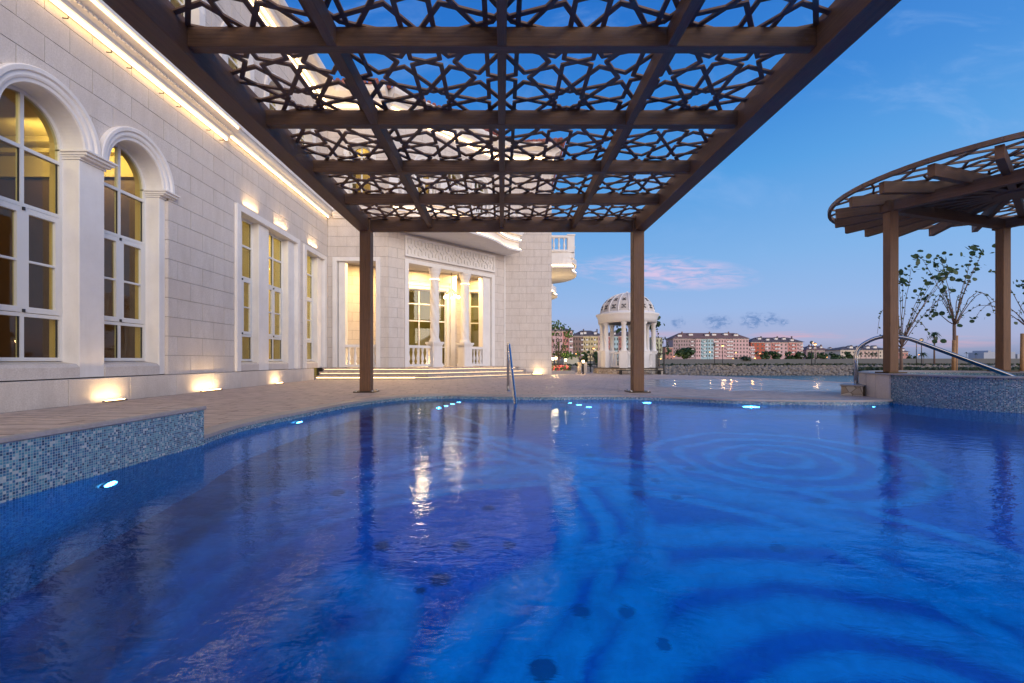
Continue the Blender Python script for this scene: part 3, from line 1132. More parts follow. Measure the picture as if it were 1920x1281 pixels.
# quoins at the tower corner and slim white corner strip
mb = MB(); mb.box(DL - .035, DL + .02, .0, .03, .35, 4.83, DW); mb.build('corner_strip', MAT['trim'], villa)

for (F, c, hw, zt, zb) in [(FW, 1.05, .36, 7.25, 5.72)] + [(DW, c, .35, 7.2, 5.62) for c in DU]:
    mb = MB()
    sweep_arch(mb, F, c, zt, [(hw, -.25), (hw, .02), (hw + .07, .03), (hw + .12, .06), (hw + .17, .06), (hw + .17, -.02)])
    mb.box(c - hw - .15, c - hw, -.25, .045, zb, zt, F); mb.box(c + hw, c + hw + .15, -.25, .045, zb, zt, F)
    mb.build('archivolt', MAT['trim'], villa)
    window(F, c, hw, -.18, [zb, zb + .7, zt], arch=True)

# top cornice and roof
for (F, a, b) in [(LW, -6.0, 14.75 + .0), (FW, 0, 1.97), (DW, 0, DL), (TW, 0, TL), (SW, 0, 16)]:
    mb = MB()
    sweep_line(mb, F, a, b, [(-.02, 8.72), (.05, 8.74), (.07, 8.84), (.14, 8.90), (.16, 9.0), (.28, 9.08), (.36, 9.12), (.40, 9.2), (.40, 9.3), (-.05, 9.34)])
    mb.build('top_cornice', MAT['trim'], villa)
    mb = MB(); mb.box(a + .1, b - .1, .074, .082, 8.755, 8.82, F); mb.box(a + .1, b - .1, .002, .012, 8.64, 8.68, F); mb.build('led_strip', MAT['ledband'], villa)

# roof: tiled slopes rising from the eaves
eave = [FW.p(-.2, .42, 9.33), FW.p(1.80, .42, 9.33), DW.p(DL + .18, .42, 9.33), TW.p(TL + .42, .42, 9.33), SW.p(16, .42, 9.33)]
ridge = [(-5.6, 18.5, 10.9), (-4.9, 18.5, 10.9), (-2.2, 21.6, 10.9), (-.8, 22.2, 10.9), (-.8, 34, 10.9)]
rb = MB()
for k in range(4):
    i = rb.add([eave[k], eave[k + 1], ridge[k + 1], ridge[k]]); rb.face([i, i + 1, i + 2, i + 3])
i = rb.add([ridge[0], ridge[1], ridge[2], ridge[3], ridge[4], (-6, 34, 10.9)]); rb.face([i + j for j in range(6)])
i = rb.add([eave[0], ridge[0], (-5.6, 18.5, 9.0)]); rb.face([i, i + 1, i + 2])
rb.build('roof', MAT['rooftile'], villa)
rt = MB()
for k in range(4):
    A, B = Vector(eave[k]), Vector(eave[k + 1]); C, D = Vector(ridge[k]), Vector(ridge[k + 1])
    n = max(2, int((B - A).length / .22))
    nn = (B - A).cross(C - A).normalized()
    if nn.z < 0: nn = -nn
    for j in range(n + 1):
        t = (j + .5) / (n + 1)
        p0 = A.lerp(B, t); p1 = C.lerp(D, t)
        dirv_ = (p1 - p0)
        m = int(min(2.8, dirv_.length) / .32)
        for q in range(m):
            a = p0 + dirv_.normalized() * (q * .32 - .06) + nn * .05
            b = p0 + dirv_.normalized() * (q * .32 + .30) + nn * .02
            rt.tube([a, b], .085, 6, r1=.07)
o = rt.build('roof_tiles', MAT['rooftile'], villa); o['kind'] = 'stuff'
# ceilings / floors that keep daylight out of the rooms
mb = MB()
mb.box(-12, -5.95, -6, 14.75, 5.1, 5.2); mb.box(-12, -5.95, -6, 14.75, 9.0, 9.1); mb.box(-12.2, -12, -6, 25, 0, 9.3)
mb.box(-12, -5.95, -6.2, -6, 0, 9.1)
mb.box(-12, -5.95, 14.9, 15.0, 0, 9.3)
mb.build('inner_wall', MAT['ochre'], villa)

mb = MB()
poly = [(-5.7, 15.03), (-3.85, 15.03), (TX0 - .2, TY + .1), (1.75, TY + .3), (1.75, 33), (-12, 33), (-12, 15.03)]
mb.prism(poly, lambda a, b, d: (a, b, d), 5.25, 5.35)
mb.prism(poly, lambda a, b, d: (a, b, d), 8.95, 9.05)
mb.build('inner_ceiling', MAT['cream'], villa)

# upper rooms: a warm wall behind the arched windows, lit by ceiling lamps
mb = MB()
mb.box(1.0, 14.7, -2.6, -2.5, 5.3, 9.0, LW)
mb.box(-.2, 3.5, -2.6, -2.5, 5.36, 8.9, FW)
mb.box(0, DL, -2.3, -2.2, 5.36, 8.9, DW)
mb.build('inner_wall', MAT['cream'], villa)
for s in (6.3, 8.8, 11.4, 13.6):
    spot_area('room_light', LW.p(s, -1.4, 8.6), (0.4, 0, -1), 26, 1.0, 1.0, WARM2, villa)
spot_area('room_light', FW.p(1.1, -1.3, 8.5), (0, -.3, -1), 26, 1.0, 1.0, WARM2, villa)
for s in (1.6, 3.6):
    spot_area('room_light', DW.p(s, -1.3, 8.5), (.2, -.2, -1), 26, 1.0, 1.0, WARM2, villa)

# ---------------- rooms of the left wing -----------------------------------------------
mb = MB()
# first room (behind the arches)
mb.box(-10.6, -10.5, 1.0, 9.2, 0, 5.1)
mb.box(-10.5, -6.3, 1.0, 1.1, 0, 5.1)
mb.box(-10.5, -5.95, 9.20, 9.30, 4.25, 5.1)
mb.box(-10.5, -5.95, 1.0, 9.3, 4.98, 5.08)
mb.build('room_wall', MAT['cream'], villa)
mb = MB(); mb.box(-10.5, -5.95, 9.15, 9.30, 0, 4.25); mb.box(-10.49, -10.45, 1.1, 9.1, 0, 3.9); mb.build('room_panel', MAT['brownpanel'], villa)
mb = MB()
mb.box(-10.5, -5.95, 9.06, 9.15, 4.25, 4.33); mb.box(-10.5, -5.95, 9.02, 9.15, 4.72, 4.80); mb.box(-10.5, -5.95, 8.90, 9.15, 4.88, 4.98)
mb.build('room_moulding', MAT['cream'], villa)
mb = MB(); mb.box(-10.5, -6.2, 1.1, 14.7, .30, .35); mb.build('room_floor', MAT['brownpanel'], villa)
spot_area('room_light', (-7.7, 5.5, 4.9), (0, .25, -1), 120, 2.5, 4.5, (1.0, .78, .38), villa)
spot_area('room_light', (-7.7, 8.3, 4.6), (0, .9, .25), 40, 2.5, .3, (1.0, .80, .42), villa)
# second room (behind the rectangular windows)
mb = MB()
mb.box(-10.6, -10.5, 9.3, 14.8, 0, 5.1)
mb.box(-10.5, -5.95, 14.6, 14.7, 0, 5.1)
mb.box(-10.5, -5.95, 9.31, 9.36, 0, 5.1)
mb.box(-10.5, -5.95, 9.3, 14.7, 4.98, 5.08)
mb.build('room_wall', MAT['ochre'], villa)
mb = MB()
for s in (10.1, 10.8, 12.2, 13.0, 13.9):
    mb.box(-10.48, -10.40, s, s + .35, .4, 4.9)
mb.box(-9.2, -8.9, 14.5, 14.6, .4, 4.6); mb.box(-7.6, -7.2, 14.5, 14.6, .4, 4.6)
mb.build('room_curtain', MAT['cream'], villa)
spot_area('room_light', (-7.7, 12.0, 4.9), (0, 0, -1), 240, 2.5, 4.0, (1.0, .80, .42), villa)


def globe_lamp(name, label, loc, rr, n, drop, gr=.07, ballr=None, group=None):
    t = thing(name, label, 'chandelier', loc, group=group)
    mb = MB()
    mb.tube([(0, 0, drop), (0, 0, 0.28)], .012, 8)
    mb.lathe([(.001, drop), (.07, drop), (.06, drop - .03), (.001, drop - .04)], 14)
    mb.build('stem', MAT['chain'], t)
    for k in range(n):
        a = 2 * math.pi * k / n + .3
        x, y = rr * math.cos(a), rr * math.sin(a)
        mb = MB(); mb.tube([(0, 0, .30), (x * .5, y * .5, .19), (x, y, .075)], .010, 6)
        mb.lathe([(.001, .085), (.03, .08), (.03, .05), (.001, .05)], 10, (x, y, 0))
        mb.build('arm', MAT['chain'], t)
        mb = MB(); mb.sphere((x, y, -.005), gr, 12, 8)
        mb.build('globe', MAT['bulb'], t)
    point_lamp('globe_light', (0, 0, -.12), 8, WARM, .2, t)
    return t


globe_lamp('chandelier', 'globe chandelier glowing inside the room behind the tall rectangular windows', (-7.9, 12.9, 2.9), .45, 8, 2.05, .06)

# ---------------- loggia -----------------------------------------------------------------
surround(FW, .17, 1.71, 3.93, [(.335, .55)], w=.135)
surround(DW, .60, 4.76, 3.98, [(4.20, 4.60)], w=.15)
# frieze panel with raised kufic-like pattern
mb = MB()
a, b, z0, z1 = .60, 4.76, 4.07, 4.74
mb.box(a, b, -.0, .035, z0, z1, DW)
for (p, q, r, t) in [(a, b, z0, z0 + .07), (a, b, z1 - .07, z1), (a, a + .07, z0 + .07, z1 - .07), (b - .07, b, z0 + .07, z1 - .07)]:
    mb.box(p, q, .035, .075, r, t, DW)
mb.build('frieze_panel', MAT['trim'], villa)


def rib(mb, F, p, q, w, d0, d1):
    (s0, za), (s1, zb) = p, q
    L = math.hypot(s1 - s0, zb - za); nx, nz = -(zb - za) / L * w / 2, (s1 - s0) / L * w / 2
    mb.prism([(s0 + nx, za + nz), (s0 - nx, za - nz), (s1 - nx, zb - nz), (s1 + nx, zb + nz)], lambda a_, b_, d_: F.p(a_, d_, b_), d0, d1)


nm = 9
pw = (b - a - .20) / nm
for k in range(nm):
    mb = MB()
    s = a + .10 + pw * (k + .5); zc = (z0 + z1) / 2
    h = .25; w = pw * .54
    e = random.uniform(0, .0008)
    for sg in (-1, 1):
        rib(mb, DW, (s + sg * w * .30, zc + h), (s + sg * w * .30, zc + h * .35), .034, .035, .075 + e)
        rib(mb, DW, (s + sg * w * .30, zc + h * .35), (s + sg * w * .78, zc), .034, .035, .0755 + e)
        rib(mb, DW, (s + sg * w * .78, zc), (s + sg * w * .30, zc - h * .35), .034, .035, .074 + e)
        rib(mb, DW, (s + sg * w * .30, zc - h * .35), (s + sg * w * .30, zc - h), .034, .035, .076 + e)
        rib(mb, DW, (s + sg * w * .86, zc + h), (s + sg * w * .86, zc + h * .45), .03, .035, .0745 + e)
        rib(mb, DW, (s + sg * w * .86, zc - h), (s + sg * w * .86, zc - h * .45), .03, .035, .0745 + e)
    rib(mb, DW, (s - w * .3, zc + h), (s + w * .86, zc + h), .034, .035, .0735 + e)
    rib(mb, DW, (s - w * .86, zc - h), (s + w * .3, zc - h), .034, .035, .0735 + e)
    mb.box(s - .03, s + .03, .035, .06, zc - .03, zc + .03, DW)
    mb.build('frieze_motif', MAT['trim'], villa)

# twisted columns on pedestals
def column_px(x):
    # intersection of the view ray with the plane 0.1 m inside the diagonal wall
    k = (x - 941) / 853
    # X = k Y ; X - Y = -18.43 - .14
    Y = 18.57 / (1 - k)
    return k * Y, Y


ped_pos = []
for x in (815, 872):
    X, Y = column_px(x)
    ped_pos.append((X, Y))
    mb = MB()
    P = Fr(X, Y, 1, 1, 1, -1)
    mb.box(-.22, .22, -.22, .22, .35, .47, P); mb.box(-.19, .19, -.19, .19, .47, 1.12, P)
    mb.box(-.215, .215, -.215, .215, 1.12, 1.17, P); mb.box(-.24, .24, -.24, .24, 1.17, 1.24, P)
    for sgn in (1,):
        mb.box(-.13, .13, .19, .198, .55, 1.04, P)
        mb.box(-.198, -.19, -.13, .13, .55, 1.04, P)
    mb.build('pedestal', MAT['trim'], villa)
    mb = MB()
    mb.lathe([(.20, 1.24), (.21, 1.28), (.17, 1.31), (.185, 1.34), (.15, 1.37)], 28, (X, Y, 0))
    # spiral shaft
    n, m = 72, 110
    rings = []
    for j in range(m + 1):
        z = 1.36 + (3.42 - 1.36) * j / m
        ring = []
        for q in range(n):
            a_ = 2 * math.pi * q / n
            tw = z * 2.3
            rr = .135 * (1 - .05 * j / m) + .030 * abs(math.sin((a_ + z * 3.2) * 2.0)) ** .6
            ring.append((X + rr * math.cos(a_), Y + rr * math.sin(a_), z))
        rings.append(mb.add(ring))
    mb.smooth = True
    for r0, r1 in zip(rings, rings[1:]):
        for q in range(n):
            q2 = (q + 1) % n
            mb.face([r0 + q, r0 + q2, r1 + q2, r1 + q])
    mb.smooth = False
    mb.build('twisted_shaft', MAT['trim'], villa)
    mb = MB()
    mb.lathe([(.14, 3.42), (.165, 3.44), (.165, 3.47), (.15, 3.49), (.155, 3.60), (.185, 3.64), (.20, 3.70), (.20, 3.74), (.23, 3.77), (.23, 3.85)], 28, (X, Y, 0))
    mb.build('capital', MAT['trim'], villa)
    mb = MB(); mb.lathe([(.168, 3.448), (.174, 3.448), (.174, 3.462), (.168, 3.462)], 24, (X, Y, 0))
    mb.build('collar_light', MAT['ledsoft'], villa)


def baluster_mb():
    mb = MB()
    mb.lathe([(.05, 0), (.05, .05), (.032, .06), (.028, .09), (.055, .17), (.058, .22), (.03, .36), (.026, .42), (.045, .46), (.032, .49), (.05, .50), (.05, .55)], 12)
    return mb


_bal = []


def balustrade(F, s0, s1, d, z, n, par=None):
    par = par or villa
    mb = MB(); mb.box(s0, s1, d - .07, d + .07, z, z + .08, F); mb.build('balustrade_base', MAT['trim'], par)
    mb = MB(); mb.box(s0, s1, d - .085, d + .085, z + .64, z + .70, F); mb.box(s0, s1, d - .065, d + .065, z + .70, z + .73, F)
    mb.build('handrail', MAT['trim'], par)
    for k in range(n):
        s = s0 + (s1 - s0) * (k + .5) / n
        if not _bal:
            o = baluster_mb().build('baluster', MAT['trim'], par)
            _bal.append(o)
        else:
            o = _bal[0].copy(); COL.objects.link(o); o.parent = par
        o.location = F.p(s, d, z + .085)


balustrade(FW, .55, 1.575, -.12, .37, 5)
s1_, _d = DW.sd(*ped_pos[0]); s2_, _d = DW.sd(*ped_pos[1])
balustrade(DW, .75, s1_ - .22, -.12, .37, 5)
balustrade(DW, s2_ + .22, 4.22, -.12, .37, 4)

# loggia floor, ceiling and back walls
mb = MB()
mb.prism([(-5.6, 14.76), (-3.68, 14.76), (TX0, TY), (TX0 - .1, 22.0), (-8, 22.0), (-8, 14.76)], lambda a_, b_, d_: (a_, b_, d_), .05, .349)
mb.build('loggia_floor', MAT['coping'], villa)
mb = MB()
mb.prism([(-5.6, 15.0), (-3.75, 15.0), (TX0 - .12, TY + .1), (TX0 - .12, 22.0), (-8, 22.0), (-8, 15.0)], lambda a_, b_, d_: (a_, b_, d_), 4.02, 4.12)
mb.build('loggia_ceiling', MAT['trim'], villa)
B1 = Fr(-6.2, 15.9, 4.4, 2.25, .45, -.88)    # nearer back wall
L1 = math.hypot(4.4, 2.25)
ws1, _ = B1.sd(pxy(770, 17.2), 17.2)
stone_wall(B1, 0, L1, .35, 4.02, .62, .3275, rects=[(2.75, 4.62, .3, 3.45)], prio=.8, thick=.12)
mb = MB()
mb.box(2.75, 2.87, -.1, .04, .35, 3.45, B1); mb.box(4.50, 4.62, -.1, .04, .35, 3.45, B1); mb.box(2.87, 4.50, -.1, .038, 3.32, 3.45, B1)
mb.box(2.70, 4.67, -.05, .07, 3.45, 3.52, B1)
mb.box(4.66, 4.86, -.02, .06, .35, 3.62, B1)
mb.build('surround', MAT['trim'], villa)
window(B1, 3.685, .815, -.06, [.36, 1.1, 2.1, 2.75, 3.32], cols=3)
bx, by, _ = B1.p(L1, 0, 0)
B2 = Fr(bx, by, -1.95 - bx, 19.15 - by, 1, -.30)
L2 = math.hypot(-1.95 - bx, 19.15 - by)
stone_wall(B2, 0, L2, .35, 4.02, .62, .3275, prio=.6, thick=.12)
cx_, cy_, _ = B2.p(L2, 0, 0)
B3 = Fr(cx_, cy_, 1, .02, .02, -1)
L3 = TX0 - cx_
stone_wall(B3, 0, L3, .35, 4.02, .62, .3275, rects=[(.60, 1.24, .3, 3.45)], prio=.6, thick=.12)
mb = MB()
mb.box(.50, .60, -.1, .04, .35, 3.55, B3); mb.box(1.24, 1.34, -.1, .04, .35, 3.55, B3); mb.box(.60, 1.24, -.1, .038, 3.45, 3.55, B3)
mb.build('surround', MAT['trim'], villa)
window(B3, .92, .32, -.06, [.36, 1.15, 2.15, 2.85, 3.45], cols=2, narrow=.7)
mb = MB(); mb.box(TX0 - .02, TX0 + .1, TY + .3, 22, .35, 4.05); mb.build('inner_wall', MAT['stone'], villa)
mb = MB()
mb.box(0, 6, -2.6, -2.5, .3, 4.0, B1); mb.box(-.5, 2, -2.2, -2.1, .3, 4.0, B3)
mb.build('room_wall', MAT['ochre'], villa)
spot_area('room_light', B1.p(3.6, -1.2, 3.7), (0, 0, -1), 5, .8, .8, (1, .85, .5), villa)
spot_area('room_light', B3.p(.6, -1.0, 3.7), (0, 0, -1), 22, .8, .8, (1, .85, .5), villa)
globe_lamp('chandelier', 'small globe chandelier hanging between the twisted columns of the loggia', (-1.93, 17.45, 3.02), .27, 5, 1.0, .065)
for (x, y, e) in [(-4.7, 15.6, 90), (-2.9, 16.7, 115), (-1.5, 17.9, 85), (-.7, 18.7, 50)]:
    spot_area('loggia_light', (x, y, 3.98), (0, 0, -1), e, .5, .5, (1, .60, .22), villa)
for (x, y) in [(-4.6, 15.15), (-2.9, 15.95), (-.65, 18.15)]:
    point_lamp('loggia_floor_light', (x, y, .45), 12, WARM, .05, villa)

# ---------------- balcony over the loggia ------------------------------------------------
def smoothline(pts, n=10):
    out = []
    P = [pts[0]] + list(pts) + [pts[-1]]
    for k in range(1, len(P) - 2):
        p0, p1, p2, p3 = P[k - 1], P[k], P[k + 1], P[k + 2]
        for j in range(n):
            t = j / n
            out.append(tuple(.5 * ((2 * p1[i]) + (-p0[i] + p2[i]) * t + (2 * p0[i] - 5 * p1[i] + 4 * p2[i] - p3[i]) * t * t + (-p0[i] + 3 * p1[i] - 3 * p2[i] + p3[i]) * t ** 3) for i in range(len(p1))))
    out.append(tuple(pts[-1]))
    return out


bc = smoothline([(-.35, .75), (.2, 1.0), (.9, 1.38), (1.7, 1.52), (2.6, 1.50), (3.4, 1.38), (4.2, 1.08), (4.75, .92), (5.36, .96)], 6)


def offset_ring(curve, off):
    return [(s, max(.02, d + off)) for s, d in curve]


def slab(F, curve, z0, z1, off, name, m):
    mb = MB()
    c = offset_ring(curve, off)
    c = [(c[0][0] - off, c[0][1])] + c[1:-1] + [(c[-1][0] + off, c[-1][1])]
    poly = c + [(c[-1][0], .0), (c[0][0], .0)]
    mb.prism(poly, lambda a_, b_, d_: F.p(a_, b_, d_), z0, z1)
    return mb.build(name, m, villa)


slab(DW, bc, 4.85, 4.93, 0.0, 'balcony_slab', MAT['trim'])
slab(DW, bc, 4.93, 5.22, -.10, 'balcony_fascia', MAT['trim'])
slab(DW, bc, 5.22, 5.30, -.02, 'balcony_moulding', MAT['trim'])
slab(DW, bc, 5.30, 5.48, -.06, 'balcony_fascia', MAT['trim'])
slab(DW, bc, 5.48, 5.56, .02, 'balcony_moulding', MAT['trim'])


def curve_strip(F, curve, off, z, w, name, m):
    mb = MB()
    c = offset_ring(curve, off)
    mb.tube([F.p(a_, b_, z) for a_, b_ in c], w, 5)
    return mb.build(name, m, villa)


curve_strip(DW, bc, -.06, 4.950, .014, 'led_strip', MAT['led'])
curve_strip(DW, bc, -.035, 5.315, .012, 'led_strip', MAT['ledsoft'])


def curved_balustrade(F, curve, z, step, posts):
    c = offset_ring(curve, -.14)
    c = [(c[0][0] + .14, c[0][1])] + c[1:-1] + [(c[-1][0] - .14, c[-1][1])]
    mb = MB(); mb.tube([F.p(a_, b_, z + .05) for a_, b_ in c], .07, 6); mb.build('balustrade_base', MAT['trim'], villa)
    mb = MB(); mb.tube([F.p(a_, b_, z + .70) for a_, b_ in c], .075, 6); mb.build('handrail', MAT['trim'], villa)
    acc = 0; last = c[0]
    for p in c[1:]:
        seg = math.hypot(p[0] - last[0], p[1] - last[1])
        while acc + seg >= step:
            t = (step - acc) / seg
            last = (last[0] + (p[0] - last[0]) * t, last[1] + (p[1] - last[1]) * t)
            seg = math.hypot(p[0] - last[0], p[1] - last[1]); acc = 0
            o = _bal[0].copy(); COL.objects.link(o); o.parent = villa
            o.location = F.p(last[0], last[1], z + .095)
        acc += seg; last = p
    for q in posts:
        s, d = c[q]
        mb = MB(); X, Y, _ = F.p(s, d, 0)
        P = Fr(X, Y, *F.u, *F.n)
        mb.box(-.16, .16, -.16, .16, z, z + .76, P); mb.box(-.19, .19, -.19, .19, z + .76, z + .82, P)
        mb.box(-.11, .11, .16, .168, z + .1, z + .68, P); mb.box(.16, .168, -.11, .11, z + .1, z + .68, P)
        mb.box(-.11, .11, -.168, -.16, z + .1, z + .68, P)
        mb.build('balustrade_pedestal', MAT['trim'], villa)


curved_balustrade(DW, bc, 5.56, .22, (1, 14, 30, -2))

# balconies on the far side of the tower
sc1 = smoothline([(2.4, .0), (2.45, 1.22), (3.2, 1.30), (4.2, 1.70), (5.2, 1.75), (6.2, 1.45), (6.9, .8), (7.4, .0)], 6)
sc1 = [(a_, max(.02, b_)) for a_, b_ in sc1]
slab(SW, sc1, 4.85, 4.93, 0.0, 'balcony_slab', MAT['trim'])
slab(SW, sc1, 4.93, 5.30, -.08, 'balcony_fascia', MAT['trim'])
slab(SW, sc1, 5.30, 5.56, .0, 'balcony_moulding', MAT['trim'])
curve_strip(SW, sc1, -.04, 4.955, .02, 'led_strip', MAT['led'])
curved_balustrade(SW, sc1, 5.56, .24, (7, 30))
sc2 = [(a_ + 7.6, max(.02, b_ * .98)) for a_, b_ in sc1]
slab(SW, sc2, 4.85, 4.93, 0.0, 'balcony_slab', MAT['trim'])
slab(SW, sc2, 4.93, 5.45, -.08, 'balcony_fascia', MAT['trim'])
curve_strip(SW, sc2, -.04, 4.955, .02, 'led_strip', MAT['led'])
spot_area('balcony_glow', SW.p(4.4, .35, 3.2), (.25, 0, 1), 45, .2, 2.0, WARM, villa)  # unseen lamp added to warm the balcony underside, no fixture built
spot_area('balcony_glow', SW.p(12.0, .35, 3.2), (.25, 0, 1), 45, .2, 2.0, WARM, villa)  # same added lamp for the second balcony, no fixture built

# terrace steps with light strips under the nosings
steps = thing('terrace_steps', 'three shallow stone steps with glowing strips up to the loggia terrace', 'steps')
for k in range(3):
    o1 = .30 * k
    yf = 13.60 + o1; c = -15.80 - .42 * k; xr = 1.12 - o1
    xc = yf + c
    poly = [(-5.60, yf), (xc, yf), (xr, xr - c), (xr + .25, TY - .32 * 0 - .002), (-5.60, TY - .002)]
    poly = [(-5.60 - .001 * k, yf), (xc, yf), (xr, xr - c), (xr + .18, TY - .002), (-5.60 - .001 * k, TY - .002)]
    z0, z1 = .117 * k, .117 * (k + 1)
    if k == 2: z1 = .348
    mb = MB()
    fn = lambda a_, b_, d_: (a_, b_, d_)
    inner = [(-5.60, yf + .025), (xc + .01, yf + .025), (xr - .035, xr - c - .01), (xr + .15, TY - .002), (-5.60, TY - .002)]
    mb.prism(inner, fn, z0, z1 - .035)
    mb.build('riser', MAT['coping'], steps)
    mb = MB(); mb.prism(poly, fn, z1 - .035, z1); mb.build('tread', MAT['deck'], steps, bevel=0.006)
    mb = MB()
    pts = [(-5.55, yf + .014, z1 - .045), (xc, yf + .014, z1 - .045), (xr - .02, xr - c, z1 - .045)]
    if k == 0:
        mb.tube([pts[0], ((-2.6), yf + .014, z1 - .045)], .007, 4)
        mb.build('led_strip', MAT['ledsoft'], steps)
        mb = MB(); mb.tube([((-2.6), yf + .014, z1 - .045), pts[1], pts[2]], .005, 4)
        mb.build('led_strip', MAT['ledstep'], steps)
    else:
        mb.tube(pts, .006, 4)
        mb.build('led_strip', MAT['ledstep'], steps)
tag(steps, None, None)

emit_blocks()

# ---------------- uplights along the foot of the wall ------------------------------------
ul_spots = [(LW, 4.2, .34, 'wall uplight on the deck below the nearest arch pier, at the left edge'),
            (LW, 6.47, .30, 'wall uplight on the deck below the pier between the two arched windows'),
            (LW, 8.62, .52, 'longest and brightest wall uplight, on the deck right of the arched windows'),
            (LW, 11.25, .30, 'small wall uplight on the deck below the first rectangular window'),
            (TW, TL - .62, .42, 'wall uplight at the foot of the tower corner beside the steps')]
for (F, s, w, lab) in ul_spots:
    x, y, _ = F.p(s, .15, 0)
    t = thing('uplight', lab, 'uplight', (x, y, .013), group='linear uplights along the villa wall')
    L_ = Fr(0, 0, *F.u, *F.n)
    mb = MB(); mb.box(-w / 2 - .03, w / 2 + .03, -.028, .028, 0, .016, L_); mb.build('housing', MAT['dark'], t)
    mb = MB(); mb.box(-w / 2, w / 2, -.016, .016, .017, .024, L_); mb.build('lens', MAT['led'], t)
    dd = Vector((F.n[0] * -.42, F.n[1] * -.42, 1))
    spot_area('uplight_beam', (0, 0, .03), dd, 2.9 * w / .3, w * 1.3, .05, WARM, t, spread=180)

# ================================================================ deck, pool
def catmull(pts, n=8):
    return smoothline(pts, n)


SPC = (7.80, 6.90)      # spa centre
SPR_ = 1.86
WZ = -0.065             # pool water level

rim_px = [(440, 800), (500, 786), (560, 774), (640, 758.5), (700, 749.5), (760, 743.5), (830, 741), (900, 742), (1020, 743), (1110, 742.3),
          (1197, 743), (1290, 746), (1374, 749.5), (1480, 751), (1600, 751.8), (1673, 750.5)]
rim = [(-2.335, .45), (-2.335, 2.0), (-2.335, 3.55)] + [px(x, y, 0) for x, y in rim_px]
rim_s = [rim[0], rim[1]] + catmull(rim[2:], 6)
a0 = math.atan2(6.95 - SPC[1], 5.97 - SPC[0])
spa_arc = [(SPC[0] + SPR_ * math.cos(a), SPC[1] + SPR_ * math.sin(a)) for a in [a0 + (math.pi * 1.55 - a0 % (2 * math.pi)) * k / 24 for k in range(25)]]
a_start = a0 % (2 * math.pi)
spa_arc = [(SPC[0] + SPR_ * math.cos(a_start + (math.pi * 1.62 - a_start) * k / 26), SPC[1] + SPR_ * math.sin(a_start + (math.pi * 1.62 - a_start) * k / 26)) for k in range(27)]
pool_poly = rim_s[:-1] + spa_arc + [(10.2, 4.9), (11.6, 4.2), (11.6, .45)]

deck_edge = [(16.0, 12.6), (12.5, 12.6), (9.6, 12.2), (9.15, 12.9), (8.95, 13.8), (8.6, 15.0), (7.9, 16.9), (6.9, 18.2), (5.9, 19.2), (5.8, 22.6), (2.03, 22.6)]
deck_outer = [(-5.62, -5.0), (16.0, -5.0)] + deck_edge[:1] + catmull(deck_edge[1:8], 5) + deck_edge[8:] + [(2.03, TY), (-5.62, TY)]


def sheet_with_hole(outer, holes, z, name, m, uvs=False):
    loops = [[Vector((x, y, 0)) for x, y in outer]] + [[Vector((x, y, 0)) for x, y in h] for h in holes]
    tris = tessellate_polygon(loops)
    flat_ = [p for l in loops for p in l]
    mb = MB()
    i = mb.add([(p.x, p.y, z) for p in flat_])
    for t in tris:
        mb.face([i + k for k in t])
    return mb


mb = sheet_with_hole(deck_outer, [pool_poly], 0.0, 'pool_deck', None)
deck = structure(mb.build('pool_deck', MAT['deck']))
import bmesh as _bm
b_ = _bm.new(); b_.from_mesh(deck.data)
for f_ in b_.faces:
    if f_.normal.z < 0: f_.normal_flip()
b_.to_mesh(deck.data); b_.free()
# retaining edge of the deck towards the water
mb = MB()
e = deck_outer
for k in range(len(e)):
    p, q = e[k], e[(k + 1) % len(e)]
    i = mb.add([(p[0], p[1], -.002), (q[0], q[1], -.002), (q[0], q[1], -2.4), (p[0], p[1], -2.4)])
    mb.face([i, i + 1, i + 2, i + 3])
structure(mb.build('quay_wall', MAT['coping']))


def wall_strip(poly, z0, z1, name, m, closed=True, parent=None):
    mb = MB(); u = 0.0
    n = len(poly)
    for k in range(n if closed else n - 1):
        p, q = poly[k], poly[(k + 1) % n]
        L = math.hypot(q[0] - p[0], q[1] - p[1])
        if L < 1e-6: continue
        i = mb.add([(p[0], p[1], z0), (q[0], q[1], z0), (q[0], q[1], z1), (p[0], p[1], z1)])
        mb.face([i, i + 1, i + 2, i + 3], [(u, z0), (u + L, z0), (u + L, z1), (u, z1)])
        u += L
    return mb.build(name, m, parent, recalc=False)


FLZ = -1.40
structure(wall_strip(pool_poly, FLZ, -.004, 'pool_wall', MAT['mosaic']))
mb = sheet_with_hole(pool_poly, [], FLZ, '', None)
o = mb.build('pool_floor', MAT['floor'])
ul = o.data.uv_layers.new(name='UVMap')
for lp in o.data.loops:
    vv = o.data.vertices[lp.vertex_index].co
    ul.data[lp.index].uv = (vv.x, vv.y)
structure(o)
mb = sheet_with_hole(pool_poly, [], WZ, '', None)
o = structure(mb.build('pool_water', MAT['water']))
b_ = _bm.new(); b_.from_mesh(o.data)
for f_ in b_.faces:
    if f_.normal.z < 0: f_.normal_flip()
b_.to_mesh(o.data); b_.free()

# coping round the rim
def normal2(poly, k):
    p, q = poly[max(0, k - 1)], poly[min(len(poly) - 1, k + 1)]
    tx, ty = q[0] - p[0], q[1] - p[1]
    l = math.hypot(tx, ty) or 1
    return (-ty / l, tx / l)


